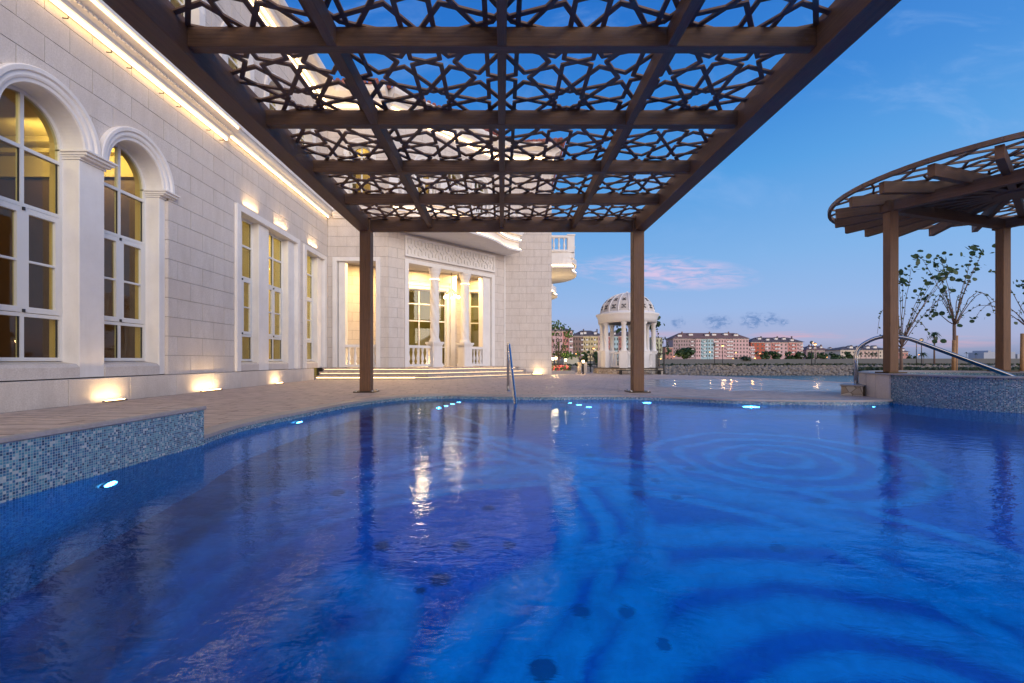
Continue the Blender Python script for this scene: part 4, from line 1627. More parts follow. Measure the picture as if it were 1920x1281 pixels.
mb = MB()
rc = rim_s[2:]
rings = []
for k, p in enumerate(rc):
    nx, ny = normal2(rc, k)
    rings.append(mb.add([(p[0] - nx * .012, p[1] - ny * .012, -.018), (p[0] - nx * .012, p[1] - ny * .012, .010),
                         (p[0] + nx * .0, p[1] + ny * .0, .014), (p[0] + nx * .16, p[1] + ny * .16, .014), (p[0] + nx * .165, p[1] + ny * .165, -.01)]))
for r0, r1 in zip(rings, rings[1:]):
    for k in range(4):
        mb.face([r0 + k, r0 + k + 1, r1 + k + 1, r1 + k])
structure(mb.build('pool_coping', MAT['coping']))

# low kerbs under the water that carry the small step lamps
for (p, q, side) in [((-.95, 6.45), (-.68, 7.70), 'left'), ((1.33, 6.6), (.96, 7.70), 'right')]:
    t = thing('underwater_kerb', 'slim mosaic kerb under the water ' + side + ' of the pool handrail', 'kerb')
    mb = MB(); mb.bar((p[0], p[1], (FLZ - .39) / 2), (q[0], q[1], (FLZ - .39) / 2), .12, -.39 - FLZ)
    mb.build('kerb', MAT['floor'], t)

# raised ledge at the left
lg = thing('raised_ledge', 'raised pool ledge faced with blue mosaic at the left edge', 'ledge')
lpoly = [(-2.325, -1.0), (-2.325, 3.55), (-2.80, 3.55), (-2.80, -1.0)]
wall_strip(lpoly, -.9, .215, 'mosaic_face', MAT['mosaic'], True, lg)
mb = MB()
mb.prism([(-2.312, -1.01), (-2.312, 3.562), (-2.815, 3.562), (-2.815, -1.01)], lambda a_, b_, d_: (a_, b_, d_), .215, .238)
mb.build('capping', MAT['deck'], lg, bevel=.006)
mb = MB(); mb.box(-2.36, -2.311, -1.01, 3.563, .212, .2405); mb.build('edge_trim', MAT['coping'], lg, bevel=.005)

# underwater lamps
def sub_px(x, y, d):
    yy = .665 * 853.0 / (y - 675.0) + d / .9
    return ((x - 941.0) / 853.0 * yy, yy)


def submerged(loc, nrm, rad, power, label, group=None, spread=130):
    t = thing('pool_light', label, 'pool light', loc, group=group or 'blue lamps under the pool water')
    n = Vector(nrm).normalized()
    q = n.to_track_quat('Z', 'Y')
    mb = MB()
    mb.lathe([(rad * 1.15, 0), (rad * 1.18, .012), (rad, .018), (.9 * rad, .018)], 20)
    o = mb.build('bezel', MAT['steel'], t); o.rotation_euler = q.to_euler()
    mb = MB(); mb.lathe([(rad * .95, .012), (rad * .8, .024), (rad * .4, .030), (.001, .031)], 20)
    o = mb.build('lens', MAT['bluelens'], t); o.rotation_euler = q.to_euler()
    if power:
        l = bpy.data.lights.new('pool_light_beam', 'SPOT')
        l.energy = power * 2.3; l.color = BLUE; l.spot_size = R(spread); l.spot_blend = .9; l.shadow_soft_size = .004
        o = bpy.data.objects.new('pool_light_beam', l); COL.objects.link(o); o.parent = t
        o.location = n * .05
        o.rotation_euler = (n + Vector((0, 0, -.12))).to_track_quat('-Z', 'Y').to_euler()
        if power > 100:
            l2 = bpy.data.lights.new('pool_light_glow', 'SPOT')
            l2.energy = power * .45; l2.color = BLUE; l2.spot_size = R(165); l2.spot_blend = .8; l2.shadow_soft_size = .001
            o = bpy.data.objects.new('pool_light_glow', l2); COL.objects.link(o); o.parent = t
            o.location = n * .045
            o.rotation_euler = (-n * .8 + Vector((-n.y, n.x, 0)) * -1.0).to_track_quat('-Z', 'Y').to_euler()
    return t


submerged((-2.325, 2.68, -.365), (1, .12, 0), .055, 150, 'large round blue lamp under the left mosaic ledge')
submerged((-2.30, 5.13, -.33), (1, -.1, 0), .07, 150, 'round blue lamp under the curving left rim')
X, Y = sub_px(1215, 755.5, 0.4); submerged((X, Y, -0.465), (0, -1, 0), .10, 420, 'blue lamp under the far rim below the right pergola post')
X, Y = sub_px(1408, 763.5, 0.33); submerged((X, Y, -0.395), (-.3, -1, 0), .13, 520, 'brightest blue lamp under the far rim, right of the pergola post')
X, Y = sub_px(1627, 763.5, 0.3); submerged((X, Y, -0.365), (-.3, -1, 0), .10, 420, 'blue lamp under the far rim beside the round spa')
for k, (x, y) in enumerate([(822, 765.5), (836, 761.5), (848, 758), (860, 754.5)]):
    X, Y = sub_px(x, y, .30)
    submerged((X, Y, -.365), (.2, -.5, .8), .040, 30 if k == 0 else 0, ['nearest', 'second nearest', 'third nearest', 'farthest'][k] + ' small blue step lamp under water left of the pool handrail', 'row of small blue lamps left of the pool handrail')
for k, (x, y) in enumerate([(1104, 763.5), (1086, 759.5), (1069, 756), (1052, 753)]):
    X, Y = sub_px(x, y, .30)
    submerged((X, Y, -.365), (-.2, -.5, .8), .046 if k < 2 else .036, 30 if k == 0 else 0, ['nearest', 'second nearest', 'third nearest', 'farthest'][k] + ' small blue step lamp under water right of the pool handrail', 'row of small blue lamps right of the pool handrail')
# lamps outside the frame on the near and right pool walls
for (loc, n, e) in [((-1.2, .46, -.45), (.1, 1, 0), 15), ((.9, .46, -.45), (.3, 1, 0), 1300), ((2.6, .46, -.45), (0, 1, 0), 1500), ((4.8, .46, -.45), (.0, 1, 0), 700),
                    ((6.75, 5.32, -.40), (-.6, -1, 0), 500)]:
    submerged(loc, n, .06, e, {-1.2: 'leftmost', .9: 'second from left', 2.6: 'third from left', 4.8: 'rightmost'}.get(loc[0], '') + ' blue lamp on the near pool wall below the frame' if loc[1] < 1 else 'blue lamp on the submerged wall of the round spa',
              'blue lamps on the near pool wall' if loc[1] < 1 else None)

# ---------------- handrail into the pool ---------------------------------------------
def bend(pts, r=.12, n=6):
    out = [Vector(pts[0])]
    for k in range(1, len(pts) - 1):
        a, b, c = Vector(pts[k - 1]), Vector(pts[k]), Vector(pts[k + 1])
        d1 = (a - b).normalized(); d2 = (c - b).normalized()
        rr = min(r, (a - b).length * .45, (c - b).length * .45)
        p, q = b + d1 * rr, b + d2 * rr
        for j in range(n + 1):
            t = j / n
            out.append(p * (1 - t) ** 2 + b * 2 * t * (1 - t) + q * t * t)
    out.append(Vector(pts[-1]))
    return out


hr = thing('pool_handrail', 'polished steel handrail dipping into the pool at the far rim, between the pergola posts', 'handrail')
mb = MB(); mb.tube(bend([(.118, 8.72, 0), (.122, 8.70, .92), (.13, 8.35, .90), (.205, 6.92, -.06), (.25, 6.6, -.6)], .16), .025, 12)
mb.build('tube', MAT['steel'], hr)
mb = MB(); mb.lathe([(.001, .016), (.045, .014), (.05, .001)], 16, (.118, 8.72, 0)); mb.build('foot_flange', MAT['steel'], hr)

# ---------------- rectangular pergola -------------------------------------------------
pg = thing('pergola', 'dark brown wooden pergola roofed with star-patterned lattice panels over the pool', 'pergola')
YB = [8.345 - 1.187 * k for k in range(8)]       # crossbeam centre lines
WD = MAT['wood']
for sx in (-1, 1):
    for (yp, foot) in ((8.39 + .10, 0.0), (YB[-1] - .17, FLZ)):
        mb = MB(); mb.bar((sx * 2.527, yp, 3.30), (sx * 2.527, yp, foot + .02), .20, .20, (1, 0, 0))
        mb.build('post', WD, pg, bevel=.006)
        mb = MB(); mb.box(sx * 2.527 - .19, sx * 2.527 + .19, yp - .19, yp + .19, foot + .001, foot + .022)
        mb.build('base_plate', MAT['chain'], pg)
        for (qx, qy) in ((-1, -1), (1, -1), (1, 1), (-1, 1)):
            mb = MB(); mb.lathe([(.016, 0), (.016, .012), (.008, .022), (.001, .022)], 6, (sx * 2.527 + qx * .15, yp + qy * .15, foot + .022)); mb.build('bolt', MAT['steel'], pg)
for sx in (-1, 1):
    mb = MB(); mb.bar((sx * 2.56, 8.66, 3.125), (sx * 2.56, YB[-1] - .12, 3.125), .20, .27); mb.build('side_beam', WD, pg, bevel=.004)
mb = MB(); mb.bar((-2.458, 8.49, 3.127), (2.458, 8.49, 3.127), .09, .27); mb.build('rear_beam', WD, pg, bevel=.004)
for k, y in enumerate(YB[1:]):
    mb = MB(); mb.bar((-2.459, y, 3.128), (2.459, y, 3.128), .09, .155); mb.build('crossbeam', WD, pg, bevel=.004)
for x in (-1.33, 0, 1.33):
    mb = MB(); mb.bar((x, 8.443, 3.131), (x, YB[-1] - .02, 3.131), .075, .154); mb.build('long_beam', WD, pg, bevel=.003)
# a short rafter end showing under the rear beam
for x in (-1.33, 0, 1.33):
    mb = MB(); mb.bar((x, 8.42, 3.06), (x, 8.443, 3.06), .077, .02); mb.build('beam_end', WD, pg)


def lattice_segments():
    segs = []
    W, b_e = 1.33, .267
    Rb = .594 / (1.618 * .367) * (W / (2 * 1.539 * 2 * .36755 * math.cos(R(54))) if 0 else .594)
    a = W / (2 * math.cos(R(54))) / (2 * 1.5388)       # big decagon edge
    Rb = a * 1.618
    be = Rb / 2.2270                                   # small tile edge
    rd, rp = 1.5388 * be, .68819 * be
    H = 2 * (2 * 1.5388 * a) * math.sin(R(54))
    sy = 1.035
    t18 = math.tan(R(18))

    def pol(cx, cy, r, ang):
        return (cx + r * math.cos(R(ang)), cy + r * math.sin(R(ang)))
    for iy in range(-6, 6):
        for ix in range(-4, 5):
            cx = W * ix + W / 2 + (W / 2 if iy % 2 else 0)
            cy = 4.57 / sy + iy * H / 2
            # decagon: chords from tip to the first ring
            dd = rd * math.cos(R(72))
            for k in range(10):
                tip = pol(cx, cy, rd, 36 * k + 0)
                for s in (-1, 1):
                    na = 36 * k + s * 72          # normal direction of the chord
                    inner = pol(cx, cy, dd / math.cos(R(18)), na - s * 18)
                    segs.append((tip, inner))
            for k in range(10):
                ang = 36 * k
                if k in (0, 5): continue
                pc = pol(cx, cy, Rb, ang)
                # each pentagon only once: keep it when this lattice point is the lowest owner
                ri = rp * math.cos(R(72)) / math.cos(R(36))
                for q in range(5):
                    tn = ang + 180 + 72 * q
                    tip = pol(pc[0], pc[1], rp, tn)
                    for s in (-1, 1):
                        segs.append((tip, pol(pc[0], pc[1], ri, tn + s * 36)))
            # hexagon to the right of this decagon
            hx, hy = cx + W / 2, cy
            w2 = be * math.cos(R(18)); h1 = be / 2; h2 = h1 + be * math.sin(R(18))
            mx, my = w2 / 2, (h1 + h2) / 2
            yy = (w2 - mx) * t18
            for sx in (-1, 1):
                for s in (-1, 1):
                    segs.append(((hx + sx * mx, hy + s * my), (hx + sx * mx, hy + s * yy)))
                    segs.append(((hx + sx * w2, hy), (hx + sx * mx, hy + s * yy)))
                    segs.append(((hx + sx * mx, hy + s * my), (hx, hy)))
    uniq = {}
    for p, q in segs:
        p = (p[0], p[1] * sy); q = (q[0], q[1] * sy)
        ka = (round(p[0], 3), round(p[1], 3)); kb = (round(q[0], 3), round(q[1], 3))
        key = (ka, kb) if ka < kb else (kb, ka)
        uniq[key] = (p, q)
    return list(uniq.values())


def clip_seg(p, q, x0, x1, y0, y1):
    t0, t1 = 0.0, 1.0
    dx_, dy_ = q[0] - p[0], q[1] - p[1]
    for (d, lo, hi, s) in ((dx_, x0, x1, p[0]), (dy_, y0, y1, p[1])):
        if abs(d) < 1e-9:
            if s < lo or s > hi: return None
        else:
            a, b = (lo - s) / d, (hi - s) / d
            if a > b: a, b = b, a
            t0, t1 = max(t0, a), min(t1, b)
    if t1 - t0 < 1e-3: return None
    return ((p[0] + dx_ * t0, p[1] + dy_ * t0), (p[0] + dx_ * t1, p[1] + dy_ * t1))


SEGS = lattice_segments()
LZ0, LZ1, LWD = 3.206, 3.222, .039


def lattice_panel(x0, x1, y0, y1, parent):
    mb = MB()
    for p, q in SEGS:
        c = clip_seg(p, q, x0, x1, y0, y1)
        if not c: continue
        (ax, ay), (bx_, by_) = c
        L = math.hypot(bx_ - ax, by_ - ay)
        ex, ey = (bx_ - ax) / L * .011, (by_ - ay) / L * .011
        e = random.uniform(-.0015, .0015)
        mb.bar((ax - ex, ay - ey, (LZ0 + LZ1) / 2 + e), (bx_ + ex, by_ + ey, (LZ0 + LZ1) / 2 + e), LWD, LZ1 - LZ0)
    return mb.build('lattice_panel', MAT['lattice'], parent)


xs_ = [-2.46, -1.33, 0, 1.33, 2.46]
for i_ in range(4):
    for j_ in range(7):
        y1_ = YB[j_] + (.10 if j_ == 0 else 0)
        lattice_panel(xs_[i_] + (.0 if i_ else 0), xs_[i_ + 1], YB[j_ + 1], y1_, pg)

# ---------------- round spa -------------------------------------------------------------
spa = thing('round_spa', 'raised round spa faced with blue mosaic at the right, under the round pergola', 'spa')
ST = .39


def arc_pts(r, a, b, n):
    return [(SPC[0] + r * math.cos(a + (b - a) * k / n), SPC[1] + r * math.sin(a + (b - a) * k / n)) for k in range(n + 1)]


wall_strip(arc_pts(SPR_ - .004, a_start, math.pi * 2.3, 60), -1.1, ST - .022, 'mosaic_face', MAT['mosaic'], False, spa)
# stone-clad back, slab by slab
n_s = 14
for k in range(n_s):
    a = math.pi * .30 + (a_start - math.pi * .30) * k / n_s; b = math.pi * .30 + (a_start - math.pi * .30) * (k + 1) / n_s
    g_ = .002
    mb = MB()
    q = arc_pts(SPR_ + .02, a + g_, b - g_, 2) + list(reversed(arc_pts(SPR_ - .02, a + g_, b - g_, 2)))
    mb.prism(q, lambda a_, b_, d_: (a_, b_, d_), .0, ST - .024)
    mb.build('cladding_slab', MAT['coping'] if 0 else MAT['stone'], spa)
mb = MB()
mb.lathe([(SPR_ + .03, ST - .022), (SPR_ + .035, ST - .012), (SPR_ + .03, ST), (SPR_ - .36, ST), (SPR_ - .37, ST - .02)], 72, (SPC[0], SPC[1], 0))
mb.build('capping', MAT['coping'], spa)
wall_strip([(x, y) for x, y in reversed(arc_pts(SPR_ - .362, 0, 2 * math.pi, 60))], -.2, ST - .018, 'inner_mosaic', MAT['mosaic'], False, spa)
# low mosaic upstand on the far side
up = arc_pts(SPR_ + .0, R(25), R(150), 24)
mb = MB()
q = up + list(reversed(arc_pts(SPR_ - .10, R(25), R(150), 24)))
mb.prism(q, lambda a_, b_, d_: (a_, b_, d_), ST + .0005, ST + .010)
mb.build('inner_rim', MAT['coping'], spa)
mb = MB(); mb.lathe([(.001, .33), (SPR_ - .364, .33)], 48, (SPC[0], SPC[1], 0)); mb.build('spa_water', MAT['water'], spa)
mb = MB(); mb.lathe([(.001, -.2), (SPR_ - .364, -.2)], 48, (SPC[0], SPC[1], 0)); mb.build('spa_floor', MAT['mosaic'], spa)
o = point_lamp('spa_light', (SPC[0], SPC[1] - .2, .10), 8, BLUE, .1, spa)

# step block in front of the spa
sb = thing('spa_step', 'low stone step block on the deck at the foot of the spa handrails', 'step')
x0, y0 = px(1579, 738.5, 0)
P = Fr(6.02, 7.82, .66, .75, .75, -.66)
mb = MB(); mb.box(-.27, .27, -.13, .16, .0, .16, P); mb.build('block', MAT['rubble'], sb)
mb = MB(); mb.box(-.29, .29, -.15, .18, .16, .185, P); mb.build('tread', MAT['coping'], sb, bevel=.004)

for k, (fx, fy, w) in enumerate([(5.93, 7.63, 'nearer'), (6.20, 7.95, 'farther')]):
    t = thing('spa_handrail', w + ' of the two curved steel handrails arching from the deck step into the round spa', 'handrail')
    d = Vector((.80, -.55, 0)).normalized()
    f = Vector((fx, fy, .18))
    L = 1.84
    pts = [f, f + Vector((0, 0, .62)), f + Vector((0, 0, .815)) + d * .28, f + d * .62 + Vector((0, 0, .80)), f + d * L + Vector((0, 0, .17)), f + d * (L + .3) + Vector((0, 0, -.05))]
    mb = MB(); mb.tube(bend(pts, .34, 8), .0225, 12); mb.build('tube', MAT['steel'], t)
    mb = MB(); mb.lathe([(.001, .02), (.042, .018), (.048, .004)], 16, (fx, fy, .18)); mb.build('foot_flange', MAT['steel'], t)

# ---------------- round pergola -----------------------------------------------------------
rp_ = thing('round_pergola', 'round brown wooden pergola with radiating rafters over the spa at the right', 'pergola')
PC = (7.80, 6.92)
posts = [(6.22, 7.17), (8.95, 8.10), (9.40, 6.60), (6.75, 5.55)]
posts = [(6.19, 7.24), (8.99, 8.16), (9.55, 6.4), (7.35, 5.22)]
for (x, y) in posts:
    mb = MB(); a = math.atan2(y - PC[1], x - PC[0])
    mb.bar((x, y, 3.10), (x, y, ST + .02), .14, .14, (0, 1, 0)); mb.build('post', WD, rp_, bevel=.006)
    mb = MB(); mb.box(x - .14, x + .14, y - .14, y + .14, ST + .0005, ST + .020); mb.build('base_plate', MAT['chain'], rp_)
NR = 22
RO = 2.22
for k in range(NR):
    a = 2 * math.pi * (k + .35) / NR
    mb = MB()
    mb.bar((PC[0] + .10 * math.cos(a), PC[1] + .10 * math.sin(a), 3.215), (PC[0] + RO * math.cos(a), PC[1] + RO * math.sin(a), 3.135), .085, .17)
    mb.build('rafter', WD, rp_, bevel=.003)
for k in range(4):      # ring beams joining the posts
    p, q = posts[k], posts[(k + 1) % 4]
    v_ = Vector((q[0] - p[0], q[1] - p[1], 0)).normalized() * .13
    mb = MB(); mb.bar((p[0] - v_.x, p[1] - v_.y, 3.03 + .004 * k), (q[0] + v_.x, q[1] + v_.y, 3.03 + .004 * k), .10, .17); mb.build('ring_beam', WD, rp_, bevel=.003)
mb = MB(); mb.lathe([(.001, 3.10), (.22, 3.10), (.24, 3.13), (.24, 3.19), (.001, 3.19)], 28, (PC[0], PC[1], 0), smooth=False)
mb.build('hub', WD, rp_)
# lattice lying on the rafters, with a curved edge rail
mb = MB()
ring = [(PC[0] + 2.29 * math.cos(2 * math.pi * k / 64), PC[1] + 2.29 * math.sin(2 * math.pi * k / 64), 3.25) for k in range(65)]
for p, q in zip(ring, ring[1:]):
    mb.bar(p, q, .05, .065)
mb.build('edge_rail', MAT['lattice'], rp_)
for (ra, rb_, nm_) in [(1.45, 2.27, 22), (.75, 1.45, 22)]:
    for k in range(nm_):
        a0_, a1_ = 2 * math.pi * (k + .35) / nm_, 2 * math.pi * (k + 1.35) / nm_
        mb = MB()

        def pp(r, t):
            a = a0_ + (a1_ - a0_) * t
            return (PC[0] + r * math.cos(a), PC[1] + r * math.sin(a), 3.255 + (r - RO) * -.036)
        h = rb_ - ra
        star = [((0, 0), (.35, .35)), ((1, 0), (.65, .35)), ((.35, .35), (.0, .55)), ((.65, .35), (1, .55)), ((.35, .35), (.65, .35)),
                ((0, .55), (.5, .75)), ((1, .55), (.5, .75)), ((.5, .75), (.2, 1)), ((.5, .75), (.8, 1)), ((.0, .0), (.5, .12)), ((.5, .12), (1, 0))]
        for (t0, r0), (t1, r1) in star:
            e = random.uniform(-.002, .002)
            a_, b_2 = Vector(pp(ra + r0 * h, t0)), Vector(pp(ra + r1 * h, t1))
            a_.z += e; b_2.z += e
            mb.bar(a_, b_2, .026, .028)
        mb.build('lattice_panel', MAT['lattice'], rp_)

# ================================================================ gazebo
GZ = (pxy(1176, 20.5), 20.5)
gz = thing('gazebo', 'small white domed gazebo on a stone base beyond the deck', 'gazebo', (GZ[0], GZ[1], 0))
mb = MB(); mb.lathe([(1.52, -.1), (1.52, .20), (1.50, .235), (.001, .235)], 8, a0=R(22.5), a1=R(22.5) + 2 * math.pi, smooth=False); mb.build('stone_base', MAT['rubble'], gz)
mb = MB(); mb.lathe([(1.55, .236), (1.55, .26), (.001, .26)], 8, a0=R(22.5), a1=R(22.5) + 2 * math.pi, smooth=False); mb.build('base_capping', MAT['dark'], gz)
TRM = MAT['white']
ca = [R(-90 + 22.5 + 45 * k) for k in range(8)]
for a in ca:
    x, y = 1.13 * math.cos(a), 1.13 * math.sin(a)
    P = Fr(x, y, -math.sin(a), math.cos(a), math.cos(a), math.sin(a))
    mb = MB(); mb.box(-.16, .16, -.16, .16, .26, .95, P); mb.box(-.18, .18, -.18, .18, .95, 1.0, P); mb.build('pedestal', TRM, gz)
    mb = MB(); mb.lathe([(.13, 1.0), (.13, 1.04), (.105, 1.07), (.10, 1.2), (.088, 2.12), (.12, 2.15), (.13, 2.2), (.14, 2.24)], 16, (x, y, 0)); mb.build('column', TRM, gz)
for k in range(8):
    if k == 3: continue
    a, b = ca[k], ca[(k + 1) % 8]
    p = Vector((1.1 * math.cos(a), 1.1 * math.sin(a), 0)); q = Vector((1.1 * math.cos(b), 1.1 * math.sin(b), 0))
    d = (q - p).normalized()
    mb = MB(); mb.bar(p + d * .17 + Vector((0, 0, .90)), q - d * .17 + Vector((0, 0, .90)), .10, .07); mb.bar(p + d * .17 + Vector((0, 0, .32)), q - d * .17 + Vector((0, 0, .32)), .10, .08)
    for j in range(4):
        c = p.lerp(q, .26 + .16 * j)
        mb.lathe([(.03, .36), (.045, .48), (.02, .66), (.03, .8), (.04, .87)], 8, (c.x, c.y, 0))
    mb.build('balustrade_panel', TRM, gz)
mb = MB(); mb.lathe([(1.0, 2.24), (1.28, 2.24), (1.28, 2.40), (1.31, 2.44), (1.31, 2.50), (1.37, 2.56), (1.39, 2.63), (1.20, 2.68), (1.16, 2.72)], 48); mb.build('entablature', TRM, gz)
mb = MB()
dome = [(1.16 * math.cos(R(t)), 2.70 + .90 * math.sin(R(t))) for t in range(0, 91, 6)]
mb.lathe([(max(r, .001), z) for r, z in dome], 48); mb.build('dome', MAT['stone'], gz)
for k in range(16):
    a = 2 * math.pi * (k + .5) / 16
    mb = MB(); mb.tube([((r + .01) * math.cos(a), (r + .01) * math.sin(a), z + .005) for r, z in dome[:-1]], .030, 6, r1=.014); mb.build('dome_rib', TRM, gz)
mb = MB()
for k in range(16):
    a = 2 * math.pi * (k + 1) / 16
    for (t0, sz) in ((14, .10), (36, .075)):
        for (du, dv, eu, ev) in ((-1, -1, 1, 1), (-1, 1, 1, -1), (-1, -.5, -.5, -1), (1, .5, .5, 1), (-1, .5, -.5, 1), (1, -.5, .5, -1), (0, -.9, 0, -.5), (0, .5, 0, .9)):
            def dp(u_, v_):
                t = R(t0 + v_ * sz * 55); r = 1.172 * math.cos(t); z = 2.70 + .915 * math.sin(t)
                aa = a + u_ * sz / max(r, .2) * .9
                return (r * math.cos(aa), r * math.sin(aa), z)
            mb.bar(dp(du, dv), dp(eu, ev), .018, .018)
o = mb.build('dome_ornament', MAT['dark'], gz)
mb = MB(); mb.lathe([(.16, 3.56), (.12, 3.60), (.06, 3.62), (.05, 3.66), (.001, 3.68)], 16); mb.build('finial', TRM, gz)

# bench in front of the gazebo
bn = thing('bench', 'low black bench on the deck in front of the gazebo base', 'bench', (GZ[0] + .05, 18.75, 0))
mb = MB(); mb.box(-.95, .95, -.14, .14, .155, .185); mb.build('seat', MAT['black'], bn)
for x in (-.8, .8):
    mb = MB(); mb.box(x - .03, x + .03, -.12, .12, 0, .155); mb.build('leg', MAT['black'], bn)

# ================================================================ sea, far shore
SEAZ = -2.0
mb = MB(); i = mb.add([(-2500, -60, SEAZ), (2500, -60, SEAZ), (2500, 81, SEAZ), (-2500, 81, SEAZ)]); mb.face([i, i + 1, i + 2, i + 3])
structure(mb.build('sea', MAT['sea'], recalc=False))
LZ = -.55
mb = MB(); i = mb.add([(-2500, 76.0, -2.4), (2500, 76.0, -2.4), (2500, 79.4, LZ), (-2500, 79.4, LZ), (2500, 4500, LZ), (-2500, 4500, LZ)])
mb.face([i, i + 1, i + 2, i + 3]); mb.face([i + 3, i + 2, i + 4, i + 5])
structure(mb.build('far_shore_ground', MAT['land']))
mb = MB()
for r_ in range(7):
    t = r_ / 6
    x = 2.0 + random.random()
    while x < 118:
        s = random.uniform(.22, .46)
        mb.ico((x, 76.6 + 3.1 * t + random.uniform(-.2, .2), -2.0 + 1.45 * t + random.uniform(-.06, .1)), s, .28, .75)
        x += s * random.uniform(1.3, 1.9)
o = mb.build('shore_rocks', MAT['rock']); o['kind'] = 'stuff'

# hedge along the promenade
mb = MB()
x = 0
while x < 160:
    for _ in range(3):
        mb.leaf((x + random.uniform(-.4, .4), 80.6 + random.uniform(-.4, .3), LZ + random.uniform(.02, .42)), random.uniform(.14, .3), (random.uniform(-1, 1), -1, random.uniform(-.5, 1)))
    mb.ico((x, 81.0, LZ + .13), .42, .3, .7)
    x += .40
o = mb.build('promenade_hedge', MAT['hedge']); o['kind'] = 'stuff'


def boxthing(name, label, cat, x0, x1, y0, y1, z0, z1, m, group=None):
    o = MB().box(x0, x1, y0, y1, z0, z1).build(name, m)
    return tag(o, label, cat, group)


# promenade walls (long grey steps seen behind the hedge)
Y = 110
pw_ = thing('promenade_wall', 'long pale grey promenade wall with dark openings behind the far shore hedge', 'wall')
mb = MB(); mb.box(pxy(1000, Y), pxy(2150, Y), Y, Y + .6, LZ, pz(679.0, Y)); mb.build('lower_wall', MAT['promenade'], pw_)
Y = 124
mb = MB(); mb.box(pxy(1233, Y), pxy(1582, Y), Y, Y + .6, LZ, pz(673.5, Y)); mb.build('upper_wall', MAT['promenade'], pw_)
mb = MB(); mb.box(pxy(1582, Y) + .01, pxy(2150, Y), Y, Y + .6, LZ, pz(672.5, Y)); mb.build('upper_wall', MAT['promenade'], pw_)
mb = MB(); mb.box(pxy(1000, Y), pxy(1233, Y) - .01, Y, Y + .6, LZ, pz(677, Y)); mb.build('upper_wall', MAT['promenade'], pw_)
Y = 109.8
for x in list(range(1500, 1580, 11)) + list(range(1600, 1640, 9)) + list(range(1696, 1900, 10)) + list(range(1322, 1380, 12)):
    w = random.uniform(5, 8)
    mb = MB(); mb.box(pxy(x, Y), pxy(x + w, Y), Y, Y + .15, pz(686.5, Y), pz(681.0, Y)); mb.build('opening', MAT['dark'], pw_)

# ---------------- far apartment houses -----------------------------------------------
FARG = -.5
winmesh = {}


def farwindow(parent, x, y, z, w, h):
    key = (round(w, 2), round(h, 2))
    if key not in winmesh:
        mb = MB(); mb.box(-w / 2, w / 2, -.25, .0, 0, h)
        o = mb.build('window', MAT['farwin'], parent)
        winmesh[key] = o
    else:
        o = winmesh[key].copy(); COL.objects.link(o); o.parent = parent
    o.location = (x, y, z)
    return o


colmats = {}


def cm(c):
    if c not in colmats:
        colmats[c] = flat('facade_paint', c, .9, var=.07, scale=.3)
    return colmats[c]


balc_mesh = {}


